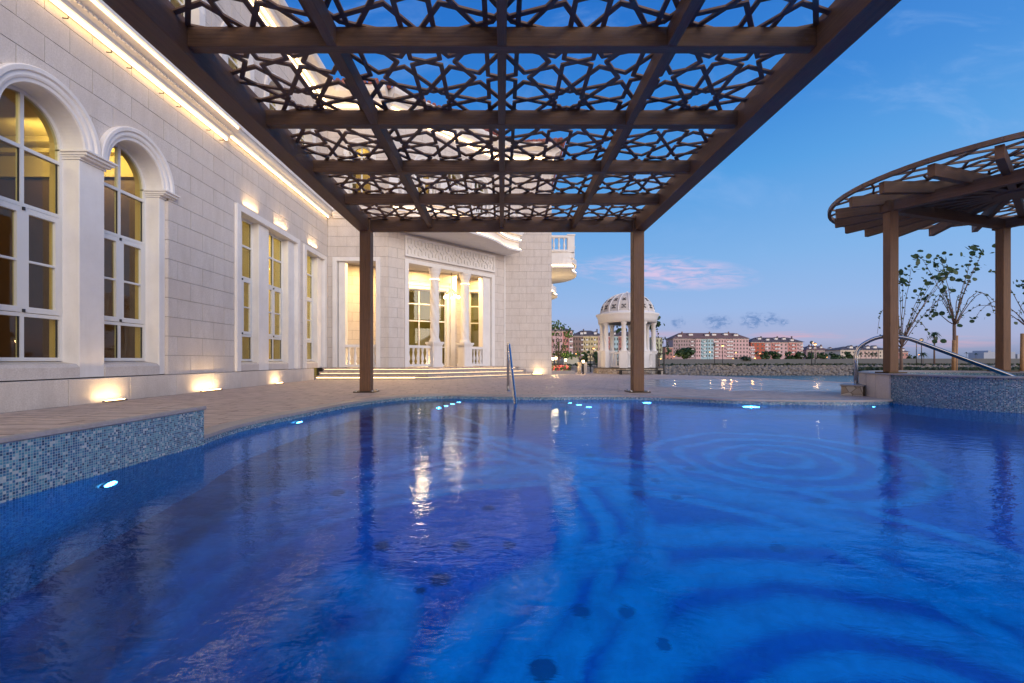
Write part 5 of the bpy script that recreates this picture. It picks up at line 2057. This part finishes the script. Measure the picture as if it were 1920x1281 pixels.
def house(label, Y, segs, y_eave, y_roof, rows, roofm, overhang=1.0, group=None, chim=4, base=None):
    """segs: list of (x0px, x1px, colour, columns, balcony columns, ytop or None)"""
    t = thing('apartment_house', label, 'apartment house', group=group)
    base = FARG if base is None else base
    X0, X1 = pxy(segs[0][0], Y), pxy(segs[-1][1], Y)
    ze = pz(y_eave, Y)
    for k, (a, b, c, ncol, bal, yt) in enumerate(segs):
        xa, xb = pxy(a, Y), pxy(b, Y)
        zt = ze if yt is None else pz(yt, Y)
        yo = Y + (k % 2) * .35
        mb = MB(); mb.box(xa, xb - .02, yo, Y + 16, base, zt - .02); mb.build('facade', cm(c), t)
        mb = MB(); mb.box(xa, xb - .03, yo - .25, yo, zt - .55, zt - .1); mb.build('eaves_band', MAT['white'], t)
        hgt = (zt - .8) - (base + .3)
        sh = (ze - .8 - base) / rows
        nr = int(round((zt - .8 - base) / sh))
        for r in range(nr):
            z = zt - .8 - sh * (r + 1) + sh * .30
            if z < base + 1: continue
            for q in range(ncol):
                x = xa + (xb - xa) * (q + .5) / ncol
                farwindow(t, x, yo + .05, z, (xb - xa) / ncol * .36, sh * .50)
                if q in bal:
                    key = (round((xb - xa) / ncol, 1))
                    if key not in balc_mesh:
                        w = (xb - xa) / ncol * .44
                        mb = MB(); mb.box(-w, w, -1.2, 0, -.15, 0); mb.box(-w, w, -1.2, -1.12, 0, .8)
                        balc_mesh[key] = mb.build('balcony', MAT['white'], t); ob = balc_mesh[key]
                    else:
                        ob = balc_mesh[key].copy(); COL.objects.link(ob); ob.parent = t
                    ob.location = (x, yo, z - .1)
    # hipped roof
    xr0, xr1 = X0 - overhang, X1 + overhang
    full = [s for s in segs if s[5] is None]
    xr0, xr1 = pxy(full[0][0], Y) - overhang, pxy(full[-1][1], Y) + overhang
    zr = pz(y_roof, Y + 8)
    D = 9.0
    mb = MB()
    ins = min(D, (xr1 - xr0) * .35)
    i = mb.add([(xr0, Y - overhang, ze), (xr1, Y - overhang, ze), (xr1, Y + 17, ze), (xr0, Y + 17, ze), (xr0 + ins, Y + 8, zr), (xr1 - ins, Y + 8, zr)])
    for q in ((0, 1, 5, 4), (1, 2, 5), (2, 3, 4, 5), (3, 0, 4), (3, 2, 1, 0)):
        mb.face([i + j for j in q])
    mb.build('roof', roofm, t)
    for j in range(chim):
        x = xr0 + ins * .5 + (xr1 - xr0 - ins) * (j + random.uniform(.1, .9)) / chim
        tt = random.uniform(.35, .7)
        z = ze + (zr - ze) * tt
        mb = MB(); w = (xr1 - xr0) * .018 + .5
        mb.box(x - w, x + w, Y + 8 * tt - 2.2, Y + 8 * tt + 1, z - .6, z + .9)
        mb.build('dormer', MAT['white'], t)
        mb = MB(); i = mb.add([(x - w * 1.3, Y + 8 * tt - 2.6, z + .9), (x + w * 1.3, Y + 8 * tt - 2.6, z + .9), (x, Y + 8 * tt - 2.6, z + 1.6), (x - w * 1.3, Y + 8 * tt + 1.4, z + .9), (x + w * 1.3, Y + 8 * tt + 1.4, z + .9), (x, Y + 8 * tt + 1.4, z + 1.6)])
        for q in ((0, 1, 2), (3, 5, 4), (0, 2, 5, 3), (1, 4, 5, 2), (0, 3, 4, 1)): mb.face([i + j2 for j2 in q])
        mb.build('dormer_roof', roofm, t)
        if j % 2 == 0:
            mb = MB(); mb.box(x + w * 2, x + w * 2 + .8, Y + 6, Y + 7, zr - 1.5, zr + 1.0); mb.build('chimney', roofm, t)
    return t


CORAL = (.60, .27, .24); PINK = (.66, .44, .44); MAUVE = (.42, .31, .32); CYAN = (.42, .60, .66); YELL = (.66, .56, .32); SALM = (.52, .27, .24)
RED = (.50, .14, .09); CREAM = (.62, .54, .46); GREENY = (.52, .56, .38); BRN = (.27, .19, .16)
house('coral and pink apartment house with a flat eaves line, right beside the villa tower', 300,
      [(1018, 1031, CORAL, 2, (), None), (1031, 1036, CORAL, 1, (), None), (1036, 1055, PINK, 4, (), None), (1055, 1067, CORAL, 2, (), None), (1067, 1074, PINK, 1, (0,), None)], 620, 614, 5, MAT['roofgrey'], chim=3)
house('brown and yellow apartment house with grey roof, left of the gazebo', 320,
      [(1074, 1094, BRN, 4, (3,), None), (1094, 1107, YELL, 3, (1,), None), (1107, 1113, YELL, 1, (), None), (1113, 1122, YELL, 2, (0,), None), (1122, 1131, PINK, 2, (), None)], 629.5, 620, 5, MAT['roofgrey'], chim=3)
house('coral and pale blue apartment house seen through the gazebo columns', 330,
      [(1131, 1146, CORAL, 3, (1,), None), (1146, 1160, CYAN, 3, (), None), (1160, 1174, CORAL, 3, (1,), None), (1174, 1190, CYAN, 3, (1,), None), (1190, 1216, PINK, 4, (), None)], 630, 622, 5, MAT['roofgrey'], chim=3)
house('narrow pale green block just right of the gazebo', 340, [(1224, 1242, GREENY, 3, (), None)], 633, 632, 5, MAT['roofgrey'], chim=0)
house('low salmon block beside the large pink apartment house', 350, [(1248, 1262, SALM, 2, (), None)], 651, 650, 3, MAT['roofbrown'], chim=0)
house('large pink apartment house with a pale blue bay and white balconies across the water', 370,
      [(1262, 1295, MAUVE, 7, (), None), (1295, 1305, MAUVE, 2, (0,), None), (1305, 1314, PINK, 2, (), None), (1314, 1327, CYAN, 3, (1,), None), (1327, 1338, CYAN, 2, (), None),
       (1338, 1347, PINK, 1, (0,), None), (1347, 1362, PINK, 3, (), None), (1362, 1374, PINK, 2, (0, 1), None), (1374, 1404, PINK, 5, (), None), (1404, 1415, PINK, 3, (1, 2), 650)], 635, 624.5, 6, MAT['roofbrown'], chim=6)
house('red apartment house with grey roof behind the row of dark trees', 390,
      [(1408, 1434, RED, 3, (), None), (1434, 1446, PINK, 2, (0,), None), (1446, 1462, CORAL, 3, (1, 2), None), (1462, 1478, PINK, 2, (), None), (1478, 1494, CORAL, 3, (1,), None), (1494, 1506, PINK, 2, (1,), None)], 641.5, 633, 5, MAT['roofgrey'], chim=5)
house('low house with broad brown roof behind trees, right of the red house', 400, [(1512, 1556, MAUVE, 5, (), None)], 657, 648.5, 3, MAT['roofbrown'], chim=3)
house('far low house whose brown roof peeks over the trees left of the spa handrail', 430, [(1558, 1582, MAUVE, 3, (), None)], 658, 653, 3, MAT['roofbrown'], chim=2)
house('cream villa row with brown roofs seen through the spa handrails', 330,
      [(1576, 1612, CREAM, 5, (), None), (1612, 1648, (.60, .45, .42), 5, (), None), (1648, 1672, CREAM, 4, (), None)], 656, 650, 3, MAT['roofgrey'], chim=4)
house('pink low house just right of the front post of the round pergola', 340, [(1684, 1703, SALM, 3, (), None)], 660, 653, 2, MAT['roofbrown'], chim=2)

# pale skyline far right, haze put into its bluish grey colour
t = thing('distant_city_block', 'hazy pale high-rise cluster on the horizon left of the rear spa pergola post', 'building')
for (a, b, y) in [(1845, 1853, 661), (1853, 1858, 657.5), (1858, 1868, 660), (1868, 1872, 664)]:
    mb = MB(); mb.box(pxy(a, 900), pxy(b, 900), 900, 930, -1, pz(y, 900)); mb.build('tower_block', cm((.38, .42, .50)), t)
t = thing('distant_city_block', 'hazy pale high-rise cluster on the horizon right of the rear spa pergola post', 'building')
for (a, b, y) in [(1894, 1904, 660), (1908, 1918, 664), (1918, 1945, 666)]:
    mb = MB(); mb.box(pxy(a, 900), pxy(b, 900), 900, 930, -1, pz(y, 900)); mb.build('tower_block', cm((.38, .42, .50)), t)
# low white service building on the left shore
t = thing('shore_kiosk', 'low pale building with grey roof on the far shore, left of the gazebo', 'building')
Y = 95
mb = MB(); mb.box(pxy(1057, Y), pxy(1085, Y), Y, Y + 5, LZ, pz(668, Y)); mb.build('wall', cm((.55, .52, .40)), t)
mb = MB(); mb.box(pxy(1040, Y), pxy(1057, Y) - .02, Y, Y + 5, LZ, pz(676, Y)); mb.build('wall', MAT['promenade'], t)
mb = MB(); mb.box(pxy(1053, Y), pxy(1088, Y), Y - .4, Y + 5.4, pz(668, Y) + .005, pz(664.5, Y)); mb.build('roof', MAT['roofgrey'], t)

# ---------------- trees across the water -----------------------------------------------
def bushy(name, label, xc, ybot, ytop, wpx, Y, m, group=None, n=420):
    t = thing(name, label, 'tree', (pxy(xc, Y), Y, pz(ybot, Y)), group=group)
    H = (ybot - ytop) / 853 * Y; Wd = wpx / 853 * Y
    mb = MB(); mb.tube([(0, 0, -1.0), (.05 * Wd, 0, H * .35), (-.03 * Wd, 0, H * .6)], .035 * H, 6, r1=.015 * H)
    for s in (-1, 1, .4):
        mb.tube([(.02 * Wd, 0, H * .25), (s * .25 * Wd, 0, H * .6)], .018 * H, 5, r1=.006 * H)
    mb.build('trunk', MAT['bark'], t)
    mb = MB()
    cl = []
    for _ in range(11):
        a = random.uniform(0, 6.28); r = random.uniform(0, .36)
        cl.append((r * math.cos(a) * Wd * 1.15, r * math.sin(a) * Wd * .6, H * random.uniform(.25, .80), random.uniform(.16, .26) * Wd))
    for _ in range(n):
        c = random.choice(cl)
        v_ = Vector((random.gauss(0, 1), random.gauss(0, 1), random.gauss(0, 1))).normalized()
        r = c[3] * random.uniform(.55, 1.08)
        mb.leaf((c[0] + v_.x * r, c[1] + v_.y * r * .8, min(H, c[2] + v_.z * r * .75 * min(1, H / Wd * 1.4))), .042 * (H + Wd) * random.uniform(.6, 1.2), v_ + Vector((0, 0, .3)), 5)
    mb.build('crown', m, t)
    return t


bushy('dark_tree', 'broad dark tree standing in front of the large pink apartment house', 1286, 678, 650, 40, 150, MAT['leaf'])
for k, (x, w, yt) in enumerate([(1436, 24, 656), (1456, 26, 656), (1477, 24, 657), (1498, 28, 657), (1520, 26, 658), (1541, 24, 659), (1563, 26, 659), (1592, 24, 657), (1706, 14, 663), (1716, 12, 666)]):
    lab = ['first', 'second', 'third', 'fourth', 'fifth', 'sixth', 'seventh'][k] + ' from the left of the row of dark trees before the red apartment house' if k < 7 else \
        ['dark tree before the cream villas, inside the loop of the spa handrails', 'taller of two small trees right of the front post of the round pergola', 'smaller of two small trees right of the front post of the round pergola'][k - 7]
    bushy('dark_tree', lab, x, 679, yt, w, 150, MAT['leaf'], 'trees across the water', 260)
bushy('clipped_bush', 'rounded dark bush on the promenade below the pink apartment house', 1397, 682, 667.5, 36, 125, MAT['hedge'], None, 260)
bushy('dark_tree', 'dark tree on the far shore behind the black garden arch, left one', 1098, 686, 653, 18, 88, MAT['leaf'], 'pair of dark trees behind the garden arch', 260)
bushy('dark_tree', 'dark tree on the far shore behind the black garden arch, right one', 1116, 686, 655, 16, 88, MAT['leaf'], 'pair of dark trees behind the garden arch', 260)


def palm(label, xc, ybot, ytop, wpx, Y, group=None):
    t = thing('palm_tree', label, 'palm tree', (pxy(xc, Y), Y, pz(ybot, Y)), group=group)
    H = (ybot - ytop) / 853 * Y * .9; Wd = wpx / 853 * Y
    mb = MB(); mb.tube([(0, 0, -.5), (0, 0, H * .5), (.01 * H, 0, H)], .026 * H, 7, r1=.016 * H); mb.build('trunk', MAT['bark'], t)
    mb = MB()
    for k in range(26):
        a = 2.4 * k; e = random.uniform(-.6, 1.1)
        L = Wd * .5 * random.uniform(.8, 1.1)
        last = None
        for j in range(7):
            s = j / 6
            rr = L * s; z = H + L * (math.sin(e) * s - .75 * s * s)
            p = Vector((rr * math.cos(a) * max(.3, math.cos(e)), rr * math.sin(a) * max(.3, math.cos(e)), z))
            if last is not None:
                side = Vector((-math.sin(a), math.cos(a), -.5)) * (Wd * .07 * (1.1 - s))
                side2 = Vector((math.sin(a), -math.cos(a), -.5)) * (Wd * .07 * (1.1 - s))
                i = mb.add([last, p, p + side, last + side, p + side2, last + side2])
                mb.face([i, i + 1, i + 2, i + 3]); mb.face([i, i + 5, i + 4, i + 1])
            last = p
    mb.build('fronds', MAT['leaf'], t)
    return t


palm('tall slender palm on the far shore above the spa handrail', 1752, 686, 618, 26, 92)
palm('small palm with spreading crown under the slope of the spa handrail', 1731, 682, 660, 20, 100)
palm('small palm in front of the salmon block, left of the broad dark tree', 1254, 682, 657, 12, 130)
for k, x in enumerate((1614, 1624, 1634, 1641)):
    palm(['first', 'second', 'third', 'fourth'][k] + ' from the left of four small palms in front of the cream villas', x, 680, 661, 12, 170, 'palms before the cream villas')
palm('small palm before the red apartment house, left of the tree row', 1418, 681, 659, 12, 150)
palm('tiny palm on the horizon, left one of a pair between the spa pergola posts', 1790, 674, 660, 7, 300, 'palms on the horizon')
palm('tiny palm on the horizon, right one of a pair between the spa pergola posts', 1812, 674, 660, 7, 300, 'palms on the horizon')
palm('tiny palm on the horizon close to the pale high-rises', 1830, 674, 662, 7, 300, 'palms on the horizon')


# ---------------- street lamps across the water -------------------------------------------
def street_lamp(label, xc, ybot, ytop, Y, lit=True, group='street lamps on the far promenade', e=60):
    t = thing('street_lamp', label, 'street lamp', (pxy(xc, Y), Y, pz(ybot, Y)), group=group)
    H = (ybot - ytop) / 853 * Y
    mb = MB(); mb.tube([(0, 0, -.3), (0, 0, H * .12), (0, 0, H * .93)], .013 * H + .02, 8, r1=.008 * H + .015); mb.build('pole', MAT['black'], t)
    mb = MB(); r = .045 * H + .06
    mb.lathe([(r * .6, H * .93), (r, H * .955), (r * .85, H * .99), (.001, H * 1.02)], 10)
    mb.build('lantern_cap', MAT['black'], t)
    if lit:
        mb = MB(); mb.sphere((0, 0, H * .955), r * .85, 10, 8); mb.build('lantern_glass', MAT['farbulb'], t)
        point_lamp('lantern_light', (0, -.5, H * .95), e, (1, .6, .28), .2, t)
    else:
        mb = MB(); mb.sphere((0, 0, H * .955), r * 1.1, 10, 8); mb.build('lantern_glass', MAT['promenade'], t)


street_lamp('lit street lamp in front of the pink apartment house', 1355, 688, 646, 80, True, e=220)
street_lamp('dark unlit street lamp left of the lit one before the pink apartment house', 1340, 688, 644, 80, False)
street_lamp('lit street lamp right of a dark pole, left of the spa handrails', 1528.5, 688, 643, 80, True, e=220)
street_lamp('dark unlit street lamp beside the lit one, left of the spa handrails', 1522, 688, 640, 80, False)
street_lamp('lit street lamp between the front spa pergola post and the palm', 1718.5, 687, 638, 80, True, e=150)
street_lamp('dark unlit street lamp between the front spa pergola post and the palm', 1728, 687, 635, 80, False)
street_lamp('lit street lamp above the dark trees left of the gazebo', 1113, 686, 651, 84, True, e=100)
street_lamp('low lit street lamp before the coral house, left of the gazebo', 1080, 684, 662, 110, True, e=60)
for (x, y, Y, lab) in [(1331, 659, 180, 'small lit lamp before the pale blue bay of the pink house'), (1380, 660, 180, 'small lit lamp before the right half of the pink house'),
                       (1264, 668, 150, 'small lit lamp left of the broad dark tree'), (1425, 662, 180, 'small lit lamp at the left end of the tree row'),
                       (1472, 664, 180, 'small lit lamp among the trees below the red house'), (1236, 662, 150, 'small lit lamp between gazebo and black door frame'),
                       (1723, 664, 180, 'small lit lamp right of the front spa pergola post'), (1787, 664, 180, 'small lit lamp by the staked young tree'), (1551, 669, 180, 'small lit lamp low among the trees right of the red house')]:
    street_lamp(lab, x, 681, y, Y, True, 'small lamps beyond the promenade', 260)
# floodlit spots on the ground
for (x, y, lab) in [(1375, 672.5, 'glowing orange floodlight at the foot of the pink house'), (1416, 672, 'glowing orange floodlight below the corner of the red house'),
                    (1434, 672, 'glowing orange floodlight below the middle of the red house'), (1239, 673, 'glowing orange floodlight behind the black door frame')]:
    Y = 170
    t = thing('floodlight', lab, 'floodlight', (pxy(x, Y), Y, pz(y, Y)), group='orange floodlights beyond the promenade wall')
    mb = MB(); mb.sphere((0, 0, 0), .22, 10, 8, .6); mb.build('lamp_globe', MAT['farbulb'], t)
    mb = MB(); mb.tube([(0, .1, -1.6), (0, .1, -.2)], .06, 6); mb.build('pole', MAT['black'], t)
    point_lamp('flood_light', (0, 1.5, .8), 1200, (1, .42, .12), .4, t)

# ================================================================ garden left of the gazebo
t = thing('planter', 'low pale stone planter edge with red flowers beside the tower corner', 'planter')
mb = MB(); mb.box(2.1, pxy(1072, 20), 19.2, 19.45, 0, .14); mb.box(2.1, pxy(1072, 20) - .2, 22.0, 22.2, 0, .14); mb.build('kerb', MAT['coping'], t)
mb = MB(); mb.box(2.1, pxy(1072, 20) - .05, 19.45, 22.0, 0, .10); mb.build('soil', MAT['bark'], t)
fl = MB()
for _ in range(230):
    x = random.uniform(2.1, pxy(1066, 20)); y = random.uniform(19.4, 21.6)
    fl.leaf((x, y, random.uniform(.12, .34)), random.uniform(.03, .06), (random.uniform(-1, 1), -1, random.uniform(0, 1)), 5)
o = fl.build('red_flowers', MAT['flower']); o['kind'] = 'stuff'; 
fl = MB()
for _ in range(700):
    x = random.uniform(2.1, pxy(1068, 20)); y = random.uniform(19.5, 21.9)
    fl.leaf((x, y, random.uniform(.05, .30)), random.uniform(.04, .07), (random.uniform(-1, 1), -1, random.uniform(0, 1)), 5)
o = fl.build('ground_cover', MAT['leaf']); o['kind'] = 'stuff'


def young_tree(name, label, x, y, base, H, crownw, seed, m, stakes=(), nbr=9, bigleaf=.09, group=None, trunk_r=.05, fork=.45, spread=1.0, leafden=1.0, topheavy=True, lean=0.0):
    rnd = random.Random(seed)
    t = thing(name, label, 'tree', (x, y, base), group=group)
    tk = MB(); fo = MB()
    forkz = H * fork
    tk.tube([(0, 0, -.05), (.01, .01, forkz * .5), (-.01, 0, forkz)], trunk_r, 8, r1=trunk_r * .7)
    for k in range(nbr):
        a = 2 * math.pi * k / nbr + rnd.uniform(-.3, .3)
        L = (H - forkz) * rnd.uniform(.65, 1.08)
        out_ = crownw * .5 * rnd.uniform(.15, 1.15) * spread
        droop = rnd.random() < .28
        pts = []
        nn_ = 9
        for j in range(nn_ + 1):
            s = j / nn_
            r = out_ * (s ** 1.25 if not droop else s ** .9) * (1.5 if droop else 1)
            z = forkz * rnd.uniform(.99, 1.01) + (L * s if not droop else L * (.55 * math.sin(s * 2.6) - .10 * s))
            pts.append(Vector((r * math.cos(a) + lean * s ** 1.3 + rnd.uniform(-.015, .015), r * math.sin(a) + rnd.uniform(-.015, .015), z)))
        tk.tube(pts, trunk_r * .24, 5, r1=.004)
        # little leaves along, bigger ones at the tip
        for j in range(1, nn_):
            for q in range(3):
                if rnd.random() > .6 * leafden: continue
                s = pts[j].lerp(pts[j + 1], rnd.random())
                sc = .018 + .03 * rnd.random() * (j / nn_)
                nrm = (rnd.uniform(-1, 1), rnd.uniform(-1, -.2), rnd.uniform(-.3, 1))
                fo.leaf(s + Vector((rnd.uniform(-.035, .035), rnd.uniform(-.03, .03), rnd.uniform(-.03, .03))), sc, nrm, 7)
        ntip = int((rnd.uniform(2, 5) if droop else rnd.uniform(6, 14)) * leafden) if topheavy else int(16 * leafden)
        for q in range(ntip):
            off = Vector((rnd.gauss(0, .12), rnd.gauss(0, .10), rnd.gauss(-.02, .07)))
            fo.leaf(pts[-1] + off, bigleaf * rnd.uniform(.45, 1.0), (rnd.uniform(-1, 1), rnd.uniform(-1.4, -.2), rnd.uniform(-.2, 1)), 8)
    # pruned stubs
    for k in range(5):
        a = rnd.uniform(0, 6.28)
        tk.tube([(0, 0, forkz), (.12 * math.cos(a), .12 * math.sin(a), forkz + .10), (.26 * math.cos(a), .26 * math.sin(a), forkz + .27)], trunk_r * .36, 6, r1=trunk_r * .2)
    tk.build('trunk', MAT['bark'], t); fo.build('foliage', m, t)
    for (sx, sy, sh) in stakes:
        s_ = thing('tree_stake', 'round wooden stake ' + sh[1], 'stake', (x + sx, y + sy, base), group='wooden stakes holding the young trees')
        mb = MB(); mb.tube([(0, 0, 0), (.02, 0, sh[0])], .042, 10); mb.build('pole', MAT['woodstake'], s_)
        mb = MB(); mb.tube([(0, 0, sh[0] * .8), (-sx * .9, -sy * .9, sh[0] * .8)], .008, 5); mb.build('tie', MAT['dark'], s_)
    return t


gtop = .15
# raised planting ground behind the spa
mb = MB(); mb.prism([(10.5, 11.6), (30, 9.5), (30, 26), (23.8, 26), (13.4, 14.6)], lambda a_, b_, d_: (a_, b_, d_), -2.4, .12)
structure(mb.build('planting_ground', MAT['bark']))
Y1 = 12.6
young_tree('young_tree', 'sparse round-leaved young tree half hidden by the front post of the round pergola', pxy(1690, 12.2), 12.2, .0, 3.1, 1.6, 5, MAT['leaf'], nbr=14, fork=.30, bigleaf=.07, trunk_r=.045, lean=.55)
young_tree('young_tree', 'sparse round-leaved young tree with staked trunk between the two spa pergola posts', pxy(1790, Y1), Y1, .12, 3.45, 1.75, 12, MAT['leaf'], nbr=14, fork=.42, bigleaf=.078, trunk_r=.05,
           stakes=[(pxy(1781, Y1) - pxy(1790, Y1), -.1, (1.02, 'left of the bare trunk of the middle young tree')), (pxy(1797, Y1) - pxy(1790, Y1) + .02, .1, (1.16, 'right of the bare trunk of the middle young tree'))])
young_tree('young_tree', 'sparse round-leaved young tree at the right edge beyond the rear spa pergola post', pxy(1932, 12.4), 12.4, .12, 3.0, 2.3, 21, MAT['leaf'], nbr=12, fork=.45, bigleaf=.07,
           stakes=[(pxy(1916, 12.4) - pxy(1932, 12.4), 0, (1.2, 'at the right edge of the picture'))])
young_tree('young_tree', 'thin young tree with round leaves growing right behind the gazebo', pxy(1236, 22.2), 22.2, 0, 2.75, 1.5, 33, MAT['leaf'], nbr=8, fork=.25, bigleaf=.10, trunk_r=.03)
young_tree('young_tree', 'thin young tree seen through the gazebo columns', pxy(1166, 24), 24, -.5, 3.3, 1.3, 35, MAT['leaf'], nbr=9, fork=.25, bigleaf=.10, trunk_r=.03)
young_tree('young_tree', 'leafy tree lit green by the garden lanterns beside the tower', pxy(1048, 21.2), 21.2, .1, 2.2, 1.25, 44, MAT['leaflight'], nbr=18, fork=.22, bigleaf=.055, leafden=1.5, topheavy=False, trunk_r=.03)


def lantern(label, xc, ybot, ytop, Y, e, base=0.0, posts=1):
    t = thing('garden_lantern', label, 'lantern', (pxy(xc, Y), Y, base), group='garden lanterns by the gazebo')
    H = pz(ytop, Y) - base
    mb = MB(); mb.tube([(0, 0, 0), (0, 0, H - .16)], .018, 8); mb.lathe([(.05, 0), (.05, .03), (.02, .05)], 10); mb.build('pole', MAT['black'], t)
    mb = MB(); mb.lathe([(.035, H - .16), (.055, H - .06), (.05, H - .05)], 8); mb.build('lantern_glass', MAT['bulb'], t)
    mb = MB(); mb.lathe([(.075, H - .05), (.03, H - .01), (.001, H + .03)], 8); mb.build('lantern_cap', MAT['black'], t)
    if e: point_lamp('lantern_light', (0, -.12, H - .08), e, WARM, .05, t)


lantern('garden lantern nearest the tower corner among red flowers', 1036.5, 0, 668.5, 19.7, 30)
lantern('brightest garden lantern, second from the tower corner', 1042.5, 0, 667.5, 19.9, 35)
lantern('garden lantern standing apart, right of the bright pair', 1060.5, 0, 671, 20.0, 9)
lantern('lantern on the stone bollard beside the black garden arch', 1093.5, 0, 673.5, 19.5, 3)
t = thing('stone_bollard', 'square pale stone bollard at the deck edge left of the gazebo', 'bollard', (pxy(1091, 19.7), 19.75, 0))
mb = MB(); mb.box(-.16, -.03, -.10, .10, 0, .50); mb.build('pillar', MAT['rubble'], t)
mb = MB(); mb.box(.09, .22, -.10, .10, 0, .50); mb.build('pillar', MAT['coping'], t)

t = thing('garden_arch', 'black wrought-iron garden arch between bollard and gazebo', 'arch', (pxy(1107, 22.4), 22.4, 0))
mb = MB()
mb.tube([(-.38, 0, 0), (-.38, 0, .45)] + [(-.38 * math.cos(a), 0, .45 + .38 * math.sin(a)) for a in [math.pi * k / 12 for k in range(13)]] + [(.38, 0, 0)], .016, 6); mb.build('hoop', MAT['black'], t)
mb = MB(); mb.tube([(0, 0, -.0), (0, 0, .9)], .022, 6); mb.build('post', MAT['black'], t)
for x in (-.19, .19):
    mb = MB(); mb.tube([(x, 0, 0), (x, 0, .72)], .010, 5); mb.build('rod', MAT['black'], t)
mb = MB(); mb.box(-.5, .5, -.012, .012, .26, .285); mb.build('rail', MAT['black'], t)

t = thing('door_frame', 'black open metal frame standing right of the gazebo', 'frame', (pxy(1239.5, 18.9), 18.9, 0))
for (x, y) in ((-.14, 0), (.12, 0), (-.05, .45)):
    mb = MB(); mb.box(x - .02, x + .02, y - .02, y + .02, 0, .84 - (.0 if y else 0)); mb.build('post', MAT['black'], t)
mb = MB(); mb.box(-.16, .14, -.025, .025, .84, .88); mb.build('lintel', MAT['black'], t)

# hedge on the planting ground behind the spa
mb = MB()
for _ in range(2600):
    x = random.uniform(11.2, 18.5); y = 14.3 + random.uniform(-.25, .25) + (x - 11) * .02
    mb.leaf((x, y, random.uniform(.12, .36)), random.uniform(.03, .055), (random.uniform(-1, 1), -1, random.uniform(0, 1)), 5)
mb.box(11.2, 18.5, 14.2, 14.5, .1, .31)
o = mb.build('low_hedge', MAT['hedge']); o['kind'] = 'stuff'
